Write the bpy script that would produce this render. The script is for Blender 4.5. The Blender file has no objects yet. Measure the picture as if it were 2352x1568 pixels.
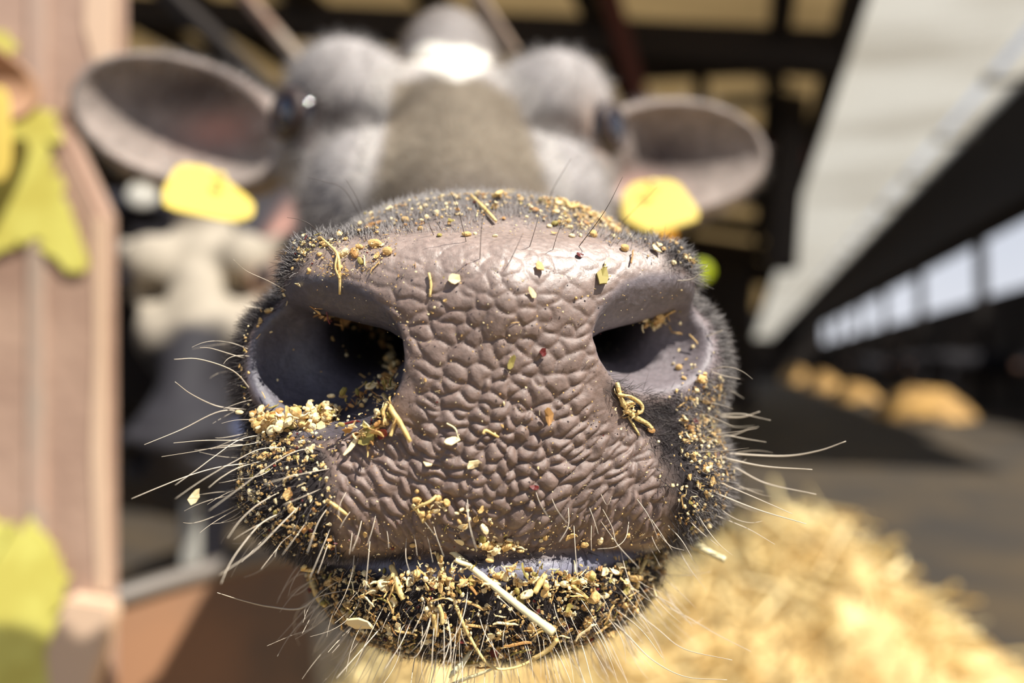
import bpy, bmesh, math, random
import numpy as np
from mathutils import Vector, Matrix
from mathutils.bvhtree import BVHTree

# ------------------------------------------------------------------ camera, sky, sun, exposure
SC = bpy.context.scene
COL = SC.collection
CAM_H = 1.00
PITCH = math.radians(2.05)
F = 1568.0                                   # focal length in pixels of the 2352 px frame (24 mm on 36 mm)
cam_d = bpy.data.cameras.new('camera')
cam = bpy.data.objects.new('camera', cam_d)
COL.objects.link(cam)
cam_d.sensor_width = 36.0
cam_d.lens = 24.0
cam_d.clip_start = 0.01
cam_d.clip_end = 400
cam.location = (0, 0, CAM_H)
cam.rotation_euler = (math.pi / 2 + PITCH, 0, 0)
cam_d.dof.use_dof = True
cam_d.dof.focus_distance = 0.180
cam_d.dof.aperture_fstop = 3.8
SC.camera = cam
# camera-aligned frame (x right, y depth, z up) -> world, used only to compute where things stand
CM = Matrix.Translation((0, 0, CAM_H)) @ Matrix.Rotation(PITCH, 4, 'X')

SC.view_settings.view_transform = 'Standard'
SC.view_settings.look = 'None'
SC.view_settings.gamma = 1.0
SC.view_settings.exposure = 0.15
SC.view_settings.use_curve_mapping = False
SC.cycles.max_bounces = 6
SC.cycles.sample_clamp_indirect = 4.0

w = bpy.data.worlds.new('sky')
SC.world = w
w.use_nodes = True
nt = w.node_tree
nt.nodes.clear()
wo = nt.nodes.new('ShaderNodeOutputWorld')
bg = nt.nodes.new('ShaderNodeBackground')
tc = nt.nodes.new('ShaderNodeTexCoord')
sep = nt.nodes.new('ShaderNodeSeparateXYZ')
rmp = nt.nodes.new('ShaderNodeValToRGB')
cr = rmp.color_ramp
cr.elements[0].position = 0.0
cr.elements[0].color = (1.08, 1.10, 1.18, 1)
cr.elements[1].position = 1.0
cr.elements[1].color = (0.11, 0.17, 0.33, 1)
e = cr.elements.new(0.28)
e.color = (0.80, 0.87, 1.02, 1)
e = cr.elements.new(0.5)
e.color = (0.22, 0.29, 0.46, 1)
nt.links.new(tc.outputs['Generated'], sep.inputs[0])
nt.links.new(sep.outputs['Z'], rmp.inputs[0])
nt.links.new(rmp.outputs[0], bg.inputs[0])
bg.inputs[1].default_value = 0.66
nt.links.new(bg.outputs[0], wo.inputs[0])

sun_d = bpy.data.lights.new('sun', 'SUN')
sun = bpy.data.objects.new('sun', sun_d)
COL.objects.link(sun)
sun_d.energy = 7.8
sun_d.angle = math.radians(0.6)
sun_d.color = (1.0, 0.95, 0.87)
SUN_EL, SUN_AZ = math.radians(54), math.radians(50)     # azimuth: to the right of straight behind the camera
to_sun = Vector((math.sin(SUN_AZ) * math.cos(SUN_EL), -math.cos(SUN_AZ) * math.cos(SUN_EL), math.sin(SUN_EL)))
sun.rotation_euler = to_sun.to_track_quat('Z', 'Y').to_euler()

rng = np.random.default_rng(7)
random.seed(7)

# ------------------------------------------------------------------ helpers
def at(px, py, d):
    """world point seen at pixel (px, py) at depth d"""
    return CM @ Vector(((px - 1176) / F * d, d, (784 - py) / F * d))

def tag(o, label=None, cat=None, group=None, kind=None):
    if label: o['label'] = label
    if cat: o['category'] = cat
    if group: o['group'] = group
    if kind: o['kind'] = kind
    return o

def empty(name, loc=(0, 0, 0)):
    o = bpy.data.objects.new(name, None)
    o.location = loc
    o.empty_display_size = 0.05
    COL.objects.link(o)
    return o

def link(name, me, mat=None, parent=None, smooth=True):
    o = bpy.data.objects.new(name, me)
    COL.objects.link(o)
    if mat: me.materials.append(mat)
    if parent:
        o.parent = parent
        o.matrix_parent_inverse = parent.matrix_world.inverted() if False else Matrix.Translation(-parent.location)
    if smooth:
        me.polygons.foreach_set('use_smooth', [True] * len(me.polygons))
    return o

def mesh_from(name, verts, faces):
    me = bpy.data.meshes.new(name)
    me.from_pydata([tuple(v) for v in verts], [], [tuple(f) for f in faces])
    me.update()
    return me

def boxes_mesh(name, boxes, bevel=0.0):
    """boxes: list of (origin, ex, ey, ez) with edge vectors from a corner"""
    bm = bmesh.new()
    for o, ex, ey, ez in boxes:
        o, ex, ey, ez = map(Vector, (o, ex, ey, ez))
        vs = [bm.verts.new(o + ex * a + ey * b + ez * c) for c in (0, 1) for b in (0, 1) for a in (0, 1)]
        for f in ((0, 2, 3, 1), (4, 5, 7, 6), (0, 1, 5, 4), (2, 6, 7, 3), (0, 4, 6, 2), (1, 3, 7, 5)):
            bm.faces.new([vs[i] for i in f])
    bmesh.ops.recalc_face_normals(bm, faces=bm.faces)
    if bevel:
        bmesh.ops.bevel(bm, geom=list(bm.edges), offset=bevel, segments=2, affect='EDGES', profile=0.5)
    me = bpy.data.meshes.new(name)
    bm.to_mesh(me)
    bm.free()
    return me

def tube(pts, radii, n=6, close=True):
    """verts, faces of a swept tube along pts"""
    pts = [Vector(p) for p in pts]
    V, Fc = [], []
    up = Vector((0.3, 0.2, 1)).normalized()
    for i, p in enumerate(pts):
        t = (pts[min(i + 1, len(pts) - 1)] - pts[max(i - 1, 0)]).normalized()
        a = t.cross(up)
        if a.length < 1e-3: a = t.cross(Vector((1, 0, 0)))
        a.normalize()
        b = t.cross(a).normalized()
        up = a.cross(t) * 1.0
        r = radii[i] if hasattr(radii, '__len__') else radii
        for k in range(n):
            th = 2 * math.pi * k / n
            V.append(p + (a * math.cos(th) + b * math.sin(th)) * r)
    for i in range(len(pts) - 1):
        for k in range(n):
            k2 = (k + 1) % n
            Fc.append((i * n + k, i * n + k2, (i + 1) * n + k2, (i + 1) * n + k))
    if close:
        Fc.append(tuple(reversed(range(n))))
        Fc.append(tuple((len(pts) - 1) * n + k for k in range(n)))
    return V, Fc

def spline(pts, n=12):
    """Catmull-Rom through pts"""
    P = [Vector(p) for p in pts]
    P = [2 * P[0] - P[1]] + P + [2 * P[-1] - P[-2]]
    out = []
    for i in range(1, len(P) - 2):
        for k in range(n):
            t = k / n
            out.append(0.5 * ((2 * P[i]) + (P[i + 1] - P[i - 1]) * t + (2 * P[i - 1] - 5 * P[i] + 4 * P[i + 1] - P[i + 2]) * t * t
                              + (3 * P[i] - P[i - 1] - 3 * P[i + 1] + P[i + 2]) * t ** 3))
    out.append(P[-2])
    return out

def sstep(x, a, b):
    t = np.clip((x - a) / (b - a), 0, 1)
    return t * t * (3 - 2 * t)

def vnoise(p, seed=0):
    """3-D value noise in [0,1], p (N,3)"""
    i = np.floor(p).astype(np.int64)
    f = p - i
    f = f * f * (3 - 2 * f)
    def h(a, b, c):
        n = (a * 374761393 + b * 668265263 + c * 2147483647 + seed * 1274126177) & 0xffffffff
        n = ((n ^ (n >> 13)) * 1274126177) & 0xffffffff
        return ((n ^ (n >> 16)) & 0xffff) / 65535.0
    r = 0
    for dx in (0, 1):
        for dy in (0, 1):
            for dz in (0, 1):
                wgt = (f[:, 0] if dx else 1 - f[:, 0]) * (f[:, 1] if dy else 1 - f[:, 1]) * (f[:, 2] if dz else 1 - f[:, 2])
                r = r + wgt * h(i[:, 0] + dx, i[:, 1] + dy, i[:, 2] + dz)
    return r

def fbm(p, oct=3, seed=0):
    s, a, t = 0, 0.5, 0
    for k in range(oct):
        s = s + a * vnoise(p * 2 ** k, seed + k * 17)
        t += a
        a *= 0.5
    return s / t

def polysd(px, py, poly):
    """signed distance (negative inside) of points to a polygon"""
    poly = np.array(poly, float)
    n = len(poly)
    d = np.full(px.shape, 1e9)
    inside = np.zeros(px.shape, bool)
    for i in range(n):
        x0, y0 = poly[i]
        x1, y1 = poly[(i + 1) % n]
        ex, ey = x1 - x0, y1 - y0
        t = np.clip(((px - x0) * ex + (py - y0) * ey) / (ex * ex + ey * ey), 0, 1)
        d = np.minimum(d, np.hypot(px - x0 - t * ex, py - y0 - t * ey))
        c = ((y0 > py) != (y1 > py)) & (px < (x1 - x0) * (py - y0) / (y1 - y0 + 1e-12) + x0)
        inside ^= c
    return np.where(inside, -d, d)

# ------------------------------------------------------------------ materials
def mat(name, color=(0.5, 0.5, 0.5), rough=0.6, spec=0.5, noise=None, bump=None, coat=0, trans=0, metal=0):
    """procedural principled material. noise = (scale, color2, lo, hi); bump = (scale, distance)"""
    m = bpy.data.materials.new(name)
    m.use_nodes = True
    t = m.node_tree
    b = t.nodes['Principled BSDF']
    b.inputs['Base Color'].default_value = (*color, 1)
    b.inputs['Roughness'].default_value = rough
    b.inputs['Specular IOR Level'].default_value = spec
    b.inputs['Coat Weight'].default_value = coat
    b.inputs['Metallic'].default_value = metal
    co = t.nodes.new('ShaderNodeTexCoord')
    if noise:
        n = t.nodes.new('ShaderNodeTexNoise')
        n.inputs['Scale'].default_value = noise[0]
        n.inputs['Detail'].default_value = 5
        r = t.nodes.new('ShaderNodeValToRGB')
        r.color_ramp.elements[0].position = noise[2]
        r.color_ramp.elements[0].color = (*color, 1)
        r.color_ramp.elements[1].position = noise[3]
        r.color_ramp.elements[1].color = (*noise[1], 1)
        t.links.new(co.outputs['Object'], n.inputs['Vector'])
        t.links.new(n.outputs['Fac'], r.inputs[0])
        t.links.new(r.outputs[0], b.inputs['Base Color'])
    if bump:
        n2 = t.nodes.new('ShaderNodeTexNoise')
        n2.inputs['Scale'].default_value = bump[0]
        n2.inputs['Detail'].default_value = 4
        bp = t.nodes.new('ShaderNodeBump')
        bp.inputs['Distance'].default_value = bump[1]
        bp.inputs['Strength'].default_value = 0.6
        t.links.new(co.outputs['Object'], n2.inputs['Vector'])
        t.links.new(n2.outputs['Fac'], bp.inputs['Height'])
        t.links.new(bp.outputs[0], b.inputs['Normal'])
    return m

def hide_material():
    """cow hide: base colour and wetness come from vertex attributes, fine grain is procedural"""
    m = bpy.data.materials.new('cow_hide')
    m.use_nodes = True
    t = m.node_tree
    b = t.nodes['Principled BSDF']
    ca = t.nodes.new('ShaderNodeVertexColor'); ca.layer_name = 'hide'
    wa = t.nodes.new('ShaderNodeAttribute'); wa.attribute_name = 'wet'
    co = t.nodes.new('ShaderNodeTexCoord')
    n = t.nodes.new('ShaderNodeTexNoise'); n.inputs['Scale'].default_value = 700; n.inputs['Detail'].default_value = 4
    t.links.new(co.outputs['Object'], n.inputs['Vector'])
    mr = t.nodes.new('ShaderNodeMapRange')
    mr.inputs[1].default_value = 0.3; mr.inputs[2].default_value = 0.7; mr.inputs[3].default_value = 0.78; mr.inputs[4].default_value = 1.22
    t.links.new(n.outputs['Fac'], mr.inputs[0])
    mx = t.nodes.new('ShaderNodeVectorMath'); mx.operation = 'SCALE'
    t.links.new(ca.outputs['Color'], mx.inputs[0]); t.links.new(mr.outputs[0], mx.inputs['Scale'])
    t.links.new(mx.outputs[0], b.inputs['Base Color'])
    b.inputs['Subsurface Weight'].default_value = 0.12
    b.inputs['Subsurface Radius'].default_value = (1.0, 0.45, 0.3)
    b.inputs['Subsurface Scale'].default_value = 0.0012
    rr = t.nodes.new('ShaderNodeMapRange')
    rr.inputs[3].default_value = 0.85; rr.inputs[4].default_value = 0.46
    t.links.new(wa.outputs['Fac'], rr.inputs[0])
    n3 = t.nodes.new('ShaderNodeTexNoise'); n3.inputs['Scale'].default_value = 160; n3.inputs['Detail'].default_value = 3
    t.links.new(co.outputs['Object'], n3.inputs['Vector'])
    ad = t.nodes.new('ShaderNodeMath'); ad.operation = 'MULTIPLY_ADD'
    ad.inputs[1].default_value = 0.3; ad.inputs[2].default_value = -0.15
    t.links.new(n3.outputs['Fac'], ad.inputs[0])
    a2 = t.nodes.new('ShaderNodeMath'); a2.operation = 'ADD'; a2.use_clamp = True
    t.links.new(rr.outputs[0], a2.inputs[0]); t.links.new(ad.outputs[0], a2.inputs[1])
    t.links.new(a2.outputs[0], b.inputs['Roughness'])
    sp = t.nodes.new('ShaderNodeMapRange'); sp.inputs[3].default_value = 0.15; sp.inputs[4].default_value = 1.0
    t.links.new(wa.outputs['Fac'], sp.inputs[0]); t.links.new(sp.outputs[0], b.inputs['Specular IOR Level'])
    n2 = t.nodes.new('ShaderNodeTexNoise'); n2.inputs['Scale'].default_value = 620; n2.inputs['Detail'].default_value = 6; n2.inputs['Roughness'].default_value = 0.62
    t.links.new(co.outputs['Object'], n2.inputs['Vector'])
    bp = t.nodes.new('ShaderNodeBump'); bp.inputs['Distance'].default_value = 0.0005; bp.inputs['Strength'].default_value = 0.5
    t.links.new(n2.outputs['Fac'], bp.inputs['Height']); t.links.new(bp.outputs[0], b.inputs['Normal'])
    return m

M_HIDE = hide_material()

# ------------------------------------------------------------------ the cow: sculpted as one implicit surface
# local frame in mm: u to the right, v back from the nose, w up; yawed a little, nose pointing to the viewer's right
PSI = math.radians(7.4)
OX, OY, OZ = -1.0, 170.0, 0.0

def loc2cam(P):
    x = OX + P[:, 0] * math.cos(PSI) - P[:, 1] * math.sin(PSI)
    y = OY + P[:, 0] * math.sin(PSI) + P[:, 1] * math.cos(PSI)
    return np.stack([x, y, OZ + P[:, 2]], 1) / 1000.0

def cam2px(C):
    return 1176 + C[:, 0] / C[:, 1] * F, 784 - C[:, 2] / C[:, 1] * F

def ell(P, c, r):
    q = (P - np.array(c, np.float32))
    r = np.array(r, np.float32)
    k0 = np.sqrt(((q / r) ** 2).sum(1))
    k1 = np.sqrt(((q / (r * r)) ** 2).sum(1)) + 1e-9
    return k0 * (k0 - 1.0) / k1

def ellr(P, c, r, deg, axis):
    """ellipsoid turned by deg about an axis (0 u, 1 v, 2 w) or a list of (deg, axis)"""
    rots = deg if isinstance(deg, list) else [(deg, axis)]
    R = Matrix.Identity(3)
    for d, a in rots:
        R = R @ Matrix.Rotation(math.radians(d), 3, 'XYZ'[a])
    R = np.array(R, np.float32)
    q = (P - np.array(c, np.float32)) @ R
    return ell(q, (0, 0, 0), r)

def cap(P, a, b, r1, r2):
    a = np.array(a, np.float32); b = np.array(b, np.float32)
    ab = b - a
    h = np.clip(((P - a) @ ab) / (ab @ ab), 0, 1)
    return np.sqrt(((P - a - h[:, None] * ab) ** 2).sum(1)) - (r1 + (r2 - r1) * h)

def smin(a, b, k):
    h = np.maximum(k - np.abs(a - b), 0) / k
    return np.minimum(a, b) - h * h * k * 0.25

def smax(a, b, k):
    return -smin(-a, -b, k)

def nostril(Q, u):
    """cavity, Q has |u|, u keeps the side; the right one is squeezed smaller by its swollen outer flank"""
    c = ellr(Q, (50, 15, -4), (25, 23, 19.5), [(-32, 2)], 0)
    c = smin(c, cap(Q, (40, 26, -1), (24, 90, 12), 13.5, 10), 6)
    d = ellr(Q, (45, 14, 2), (21, 21, 15), [(-32, 2)], 0)
    d = smin(d, cap(Q, (39, 26, 4), (24, 90, 12), 12, 10), 6)
    return np.where(u > 0, d, c)

def cow_sdf(P):
    P = P.astype(np.float32)
    Q = P.copy(); Q[:, 0] = np.abs(Q[:, 0])
    v = P[:, 1]; wz = P[:, 2]; au = Q[:, 0]
    # muzzle: rounded block, wider below
    st = np.array([0, 12, 40, 90, 150, 230])
    A = np.interp(v, st, [54, 68, 73, 66, 52, 58])
    ZT = np.interp(v, st, [18, 32, 46, 45, 60, 105])
    ZB = np.interp(v, st, [-50, -58, -66, -70, -74, -60])
    zc = (ZT + ZB) / 2; hh = (ZT - ZB) / 2
    tt = np.clip((wz - zc) / hh, -1.6, 1.6)
    Ae = A * (1 - 0.13 * tt)
    n = 2.4
    k = ((au / Ae) ** n + np.abs(tt) ** n) ** (1 / n)
    body = (k - 1) * np.minimum(Ae, hh) * 0.85
    # front: a curved shield, flat in the middle, falling back to the sides and the top
    front = -(v - (1.5 + 0.0052 * au ** 2 + 0.0000016 * au ** 4 + np.where(wz > -5, 0.010 * (wz + 5) ** 2, 0.0012 * (wz + 5) ** 2)))
    front = front / np.sqrt(1 + (0.0104 * au) ** 2 + (0.02 * np.maximum(wz + 5, 0)) ** 2)
    back = v - 235
    body = smax(body, front, 16)
    body = smax(body, back, 20)
    # nostrils, with the wing of the nose lapping over them
    cavn = nostril(Q, P[:, 0])
    body = smax(body, -cavn, 5)
    wing = cap(Q, (0, 16.5, 11), (47, 27, 18), 15, 10.5)
    body = smin(body, wing, 7)
    # lower outer rim of the nostril and hairy lip pad
    body = smin(body, ell(Q, (46, 41, -40), (27, 33, 22)), 16)
    body = smin(body, ell(Q, (50, 52, -8), (27, 34, 27)), 10)
    body = smax(body, -cavn, 4)
    body = smin(body, wing, 6)
    # chin and lower lip
    chin = ell(Q, (0, 50, -68), (54, 42, 27))
    chin = smin(chin, cap(Q, (0, 60, -62), (0, 200, -45), 24, 45), 20)
    body = smin(body, chin, 1.5)
    # bridge
    body = smin(body, smin(cap(P, (0, 70, 17), (0, 160, 46), 27, 37), cap(P, (0, 160, 46), (0, 285, 130), 37, 42), 10), 10)
    # cheeks, jaw
    body = smin(body, ell(Q, (56, 262, 76), (36, 80, 50)), 34)
    body = smin(body, ell(Q, (80, 322, 128), (36, 52, 42)), 26)
    body = smin(body, ell(Q, (52, 330, 30), (40, 110, 80)), 30)
    # forehead, brows, poll
    body = smin(body, ell(P, (0, 345, 152), (76, 60, 54)), 22)
    body = smin(body, ell(Q, (72, 322, 166), (42, 50, 42)), 20)
    body = smin(body, ell(P, (0, 395, 222), (42, 40, 50)), 26)
    # hollow between bridge, brow and cheek
    body = smax(body, -ell(Q, (66, 262, 128), (20, 40, 15)), 18)
    # eye sockets and lids
    body = smax(body, -ell(Q, (113, 284, 146), (20, 22, 17)), 8)
    # neck and shoulder
    body = smin(body, cap(P, (0, 420, 110), (40, 1000, 60), 85, 150), 60)
    # ears
    for s, tilt, cu, cw, yaw in ((-1, 20, -203, 166, 12), (1, 8, 184, 152, 8)):
        rot = [(-s * tilt, 1), (s * yaw, 2)]
        o = ellr(P, (cu, 385, cw), (95, 30, 52), rot, 0)
        i = ellr(P, (cu + s * 4, 366, cw + 1), (86, 32, 43), rot, 0)
        ear = smax(o, -i, 5)
        ear = smin(ear, cap(P, (s * 88, 385, 150), (s * 128, 388, 160), 30, 22), 18)
        body = smin(body, ear, 10)
    return body

def surface_nets(f, lo, hi, step):
    """quads of the zero set of f on a regular grid"""
    ax = [np.arange(lo[i], hi[i] + step, step, dtype=np.float32) for i in range(3)]
    nx, ny, nz = map(len, ax)
    D = np.empty((nx, ny, nz), np.float32)
    YZ = np.stack(np.meshgrid(ax[1], ax[2], indexing='ij'), -1).reshape(-1, 2)
    for i0 in range(0, nx, 8):
        xs = ax[0][i0:i0 + 8]
        P = np.empty((len(xs), len(YZ), 3), np.float32)
        P[:, :, 0] = xs[:, None]
        P[:, :, 1:] = YZ[None]
        D[i0:i0 + len(xs)] = f(P.reshape(-1, 3)).reshape(len(xs), ny, nz)
    D[:, -1, :] = np.maximum(D[:, -1, :], 0.5)
    S = D < 0
    cs = (nx - 1, ny - 1, nz - 1)
    cnt = np.zeros(cs, np.int8)
    for a in (0, 1):
        for b in (0, 1):
            for c in (0, 1):
                cnt += S[a:a + cs[0], b:b + cs[1], c:c + cs[2]]
    act = (cnt > 0) & (cnt < 8)
    idx = np.full(cs, -1, np.int64)
    I = np.argwhere(act)
    idx[act] = np.arange(len(I))
    acc = np.zeros((len(I), 3)); num = np.zeros(len(I))
    corners = [(a, b, c) for a in (0, 1) for b in (0, 1) for c in (0, 1)]
    for a in corners:
        for d in range(3):
            if a[d] == 0:
                b = list(a); b[d] = 1
                va = D[I[:, 0] + a[0], I[:, 1] + a[1], I[:, 2] + a[2]]
                vb = D[I[:, 0] + b[0], I[:, 1] + b[1], I[:, 2] + b[2]]
                m = (va < 0) != (vb < 0)
                t = va[m] / (va[m] - vb[m])
                p = np.array(a, float)[None] + t[:, None] * (np.array(b, float) - np.array(a, float))[None]
                acc[m] += p; num[m] += 1
    V = (I + acc / num[:, None]) * step + np.array([ax[0][0], ax[1][0], ax[2][0]])
    quads = []
    for d in range(3):
        e1, e2 = [k for k in range(3) if k != d]
        sl0 = [slice(1, -1)] * 3; sl1 = [slice(1, -1)] * 3
        sl0[d] = slice(0, -1); sl1[d] = slice(1, None)
        s0 = S[tuple(sl0)]; s1 = S[tuple(sl1)]
        E = np.argwhere(s0 != s1)
        flip = s0[tuple(E.T)]
        base = E.copy(); base[:, e1] += 1; base[:, e2] += 1
        def cell(o1, o2):
            b = base.copy(); b[:, e1] -= o1; b[:, e2] -= o2
            return idx[b[:, 0], b[:, 1], b[:, 2]]
        q = np.stack([cell(1, 1), cell(0, 1), cell(0, 0), cell(1, 0)], 1)
        fl = flip if d != 1 else ~flip
        q[~fl] = q[~fl][:, ::-1]
        quads.append(q)
    return V, np.concatenate(quads)

def grad(f, P, h=0.6):
    g = np.zeros_like(P, dtype=np.float32)
    for s in ((1, -1, -1), (-1, -1, 1), (-1, 1, -1), (1, 1, 1)):
        s = np.array(s, np.float32)
        g += f(P + s * h)[:, None] * s
    return g / (4 * h)

def project(f, P, it=3, lim=2.0):
    for _ in range(it):
        d = f(P); g = grad(f, P)
        g2 = (g * g).sum(1) + 1e-6
        s = np.clip(d / g2, -lim, lim) if False else d / g2
        mv = s[:, None] * g
        L = np.sqrt((mv ** 2).sum(1)) + 1e-9
        mv *= np.minimum(1, lim / L)[:, None]
        P = P - mv
    return P

# nose pad texture: cells of an anisotropic Voronoi pattern, splatted to a height table over (u, w)
PG = 0.2
U0, U1, W0, W1 = -66, 66, -64, 40
def pad_field():
    r = np.random.default_rng(3)
    sites = []
    tries = 14000
    C = np.stack([r.uniform(U0, U1, tries), r.uniform(W0, W1, tries)], 1)
    def field(u, wz):
        au = abs(u)
        low = float(sstep(np.float64(-wz), -4, 26))
        lip = float(sstep(np.float64(-wz), 34, 50))
        side = float(sstep(np.float64(au), 8, 26))
        th = -math.radians(12 + 26 * low + 30 * lip) * (side * 0.8 + 0.2)
        if lip > 0: th = th * (1 - lip * 0.3) - lip * math.radians(25)
        if u > 0: th = -th
        el = 1.2 + 2.3 * side * (0.4 + 0.6 * low) + 0.5 * lip
        size = 3.1 - 1.0 * low - 0.2 * lip - 0.55 * side + 0.2 * float(sstep(np.float64(wz), 0, 14))
        return th, el, size
    kept = np.zeros((0, 2)); par = []
    for c in C:
        th, el, sz = field(*c)
        th += r.normal() * 0.16
        el *= math.exp(r.normal() * 0.2)
        sz *= math.exp(r.normal() * 0.22)
        if len(kept):
            d = kept - c
            m = np.hypot(d[:, 0], d[:, 1]) < 14
            if m.any():
                d = d[m]
                ct, sn = math.cos(th), math.sin(th)
                a = (d[:, 0] * ct + d[:, 1] * sn) / (sz * el * 0.92); b = (-d[:, 0] * sn + d[:, 1] * ct) / (sz * 0.92)
                if (a * a + b * b).min() < 2.35: continue
        kept = np.vstack([kept, c]); par.append((th, el, sz))
    nu, nw = int((U1 - U0) / PG) + 1, int((W1 - W0) / PG) + 1
    F1 = np.full((nu, nw), 9.0); F2 = np.full((nu, nw), 9.0)
    S1 = np.full((nu, nw), 2.0)
    gu = U0 + np.arange(nu) * PG; gw = W0 + np.arange(nw) * PG
    for i, ((cu, cw), (th, el, sz)) in enumerate(zip(kept, par)):
        R = 15
        a0, a1 = max(0, int((cu - R - U0) / PG)), min(nu, int((cu + R - U0) / PG))
        b0, b1 = max(0, int((cw - R - W0) / PG)), min(nw, int((cw + R - W0) / PG))
        du = gu[a0:a1, None] - cu; dw = gw[None, b0:b1] - cw
        # gentle warp so that borders are not straight
        du = du + 0.35 * np.sin(0.9 * gw[None, b0:b1] + 0.5 * gu[a0:a1, None]); dw = dw + 0.35 * np.sin(0.8 * gu[a0:a1, None] - 0.6 * gw[None, b0:b1])
        ct, sn = math.cos(th), math.sin(th)
        a = (du * ct + dw * sn) / (sz * el); b = (-du * sn + dw * ct) / sz
        d = np.sqrt(a * a + b * b)
        f1 = F1[a0:a1, b0:b1]; f2 = F2[a0:a1, b0:b1]
        s1 = S1[a0:a1, b0:b1]; s1[d < f1] = sz
        nf2 = np.minimum(f2, np.maximum(f1, d)); nf1 = np.minimum(f1, d)
        F1[a0:a1, b0:b1] = nf1; F2[a0:a1, b0:b1] = nf2
    e = F2 - F1
    H = np.tanh(e * S1 * 0.66) - 0.46 * np.clip(F1, 0, 1.6) ** 2
    return H
PAD = pad_field()
def pad_height(u, wz):
    x = np.clip((u - U0) / PG, 0, PAD.shape[0] - 1.001); y = np.clip((wz - W0) / PG, 0, PAD.shape[1] - 1.001)
    i = x.astype(int); j = y.astype(int); fx = x - i; fy = y - j
    return (PAD[i, j] * (1 - fx) * (1 - fy) + PAD[i + 1, j] * fx * (1 - fy) + PAD[i, j + 1] * (1 - fx) * fy + PAD[i + 1, j + 1] * fx * fy)

PLANUM = [(712, 575), (760, 560), (850, 545), (1000, 520), (1150, 505), (1300, 530), (1420, 545), (1520, 590), (1545, 650), (1535, 720),
          (1500, 745), (1440, 790), (1412, 860), (1400, 905), (1430, 960), (1490, 1010), (1530, 1080), (1540, 1150), (1535, 1230),
          (1500, 1268), (1100, 1275), (800, 1268), (770, 1200), (770, 1100), (745, 1030), (760, 990), (870, 985), (915, 940),
          (915, 860), (860, 770), (780, 725), (715, 690), (705, 620)]

def srgb(r, g, b):
    c = np.array([r, g, b], float) / 255
    return np.where(c <= 0.04045, c / 12.92, ((c + 0.055) / 1.055) ** 2.4)

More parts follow.
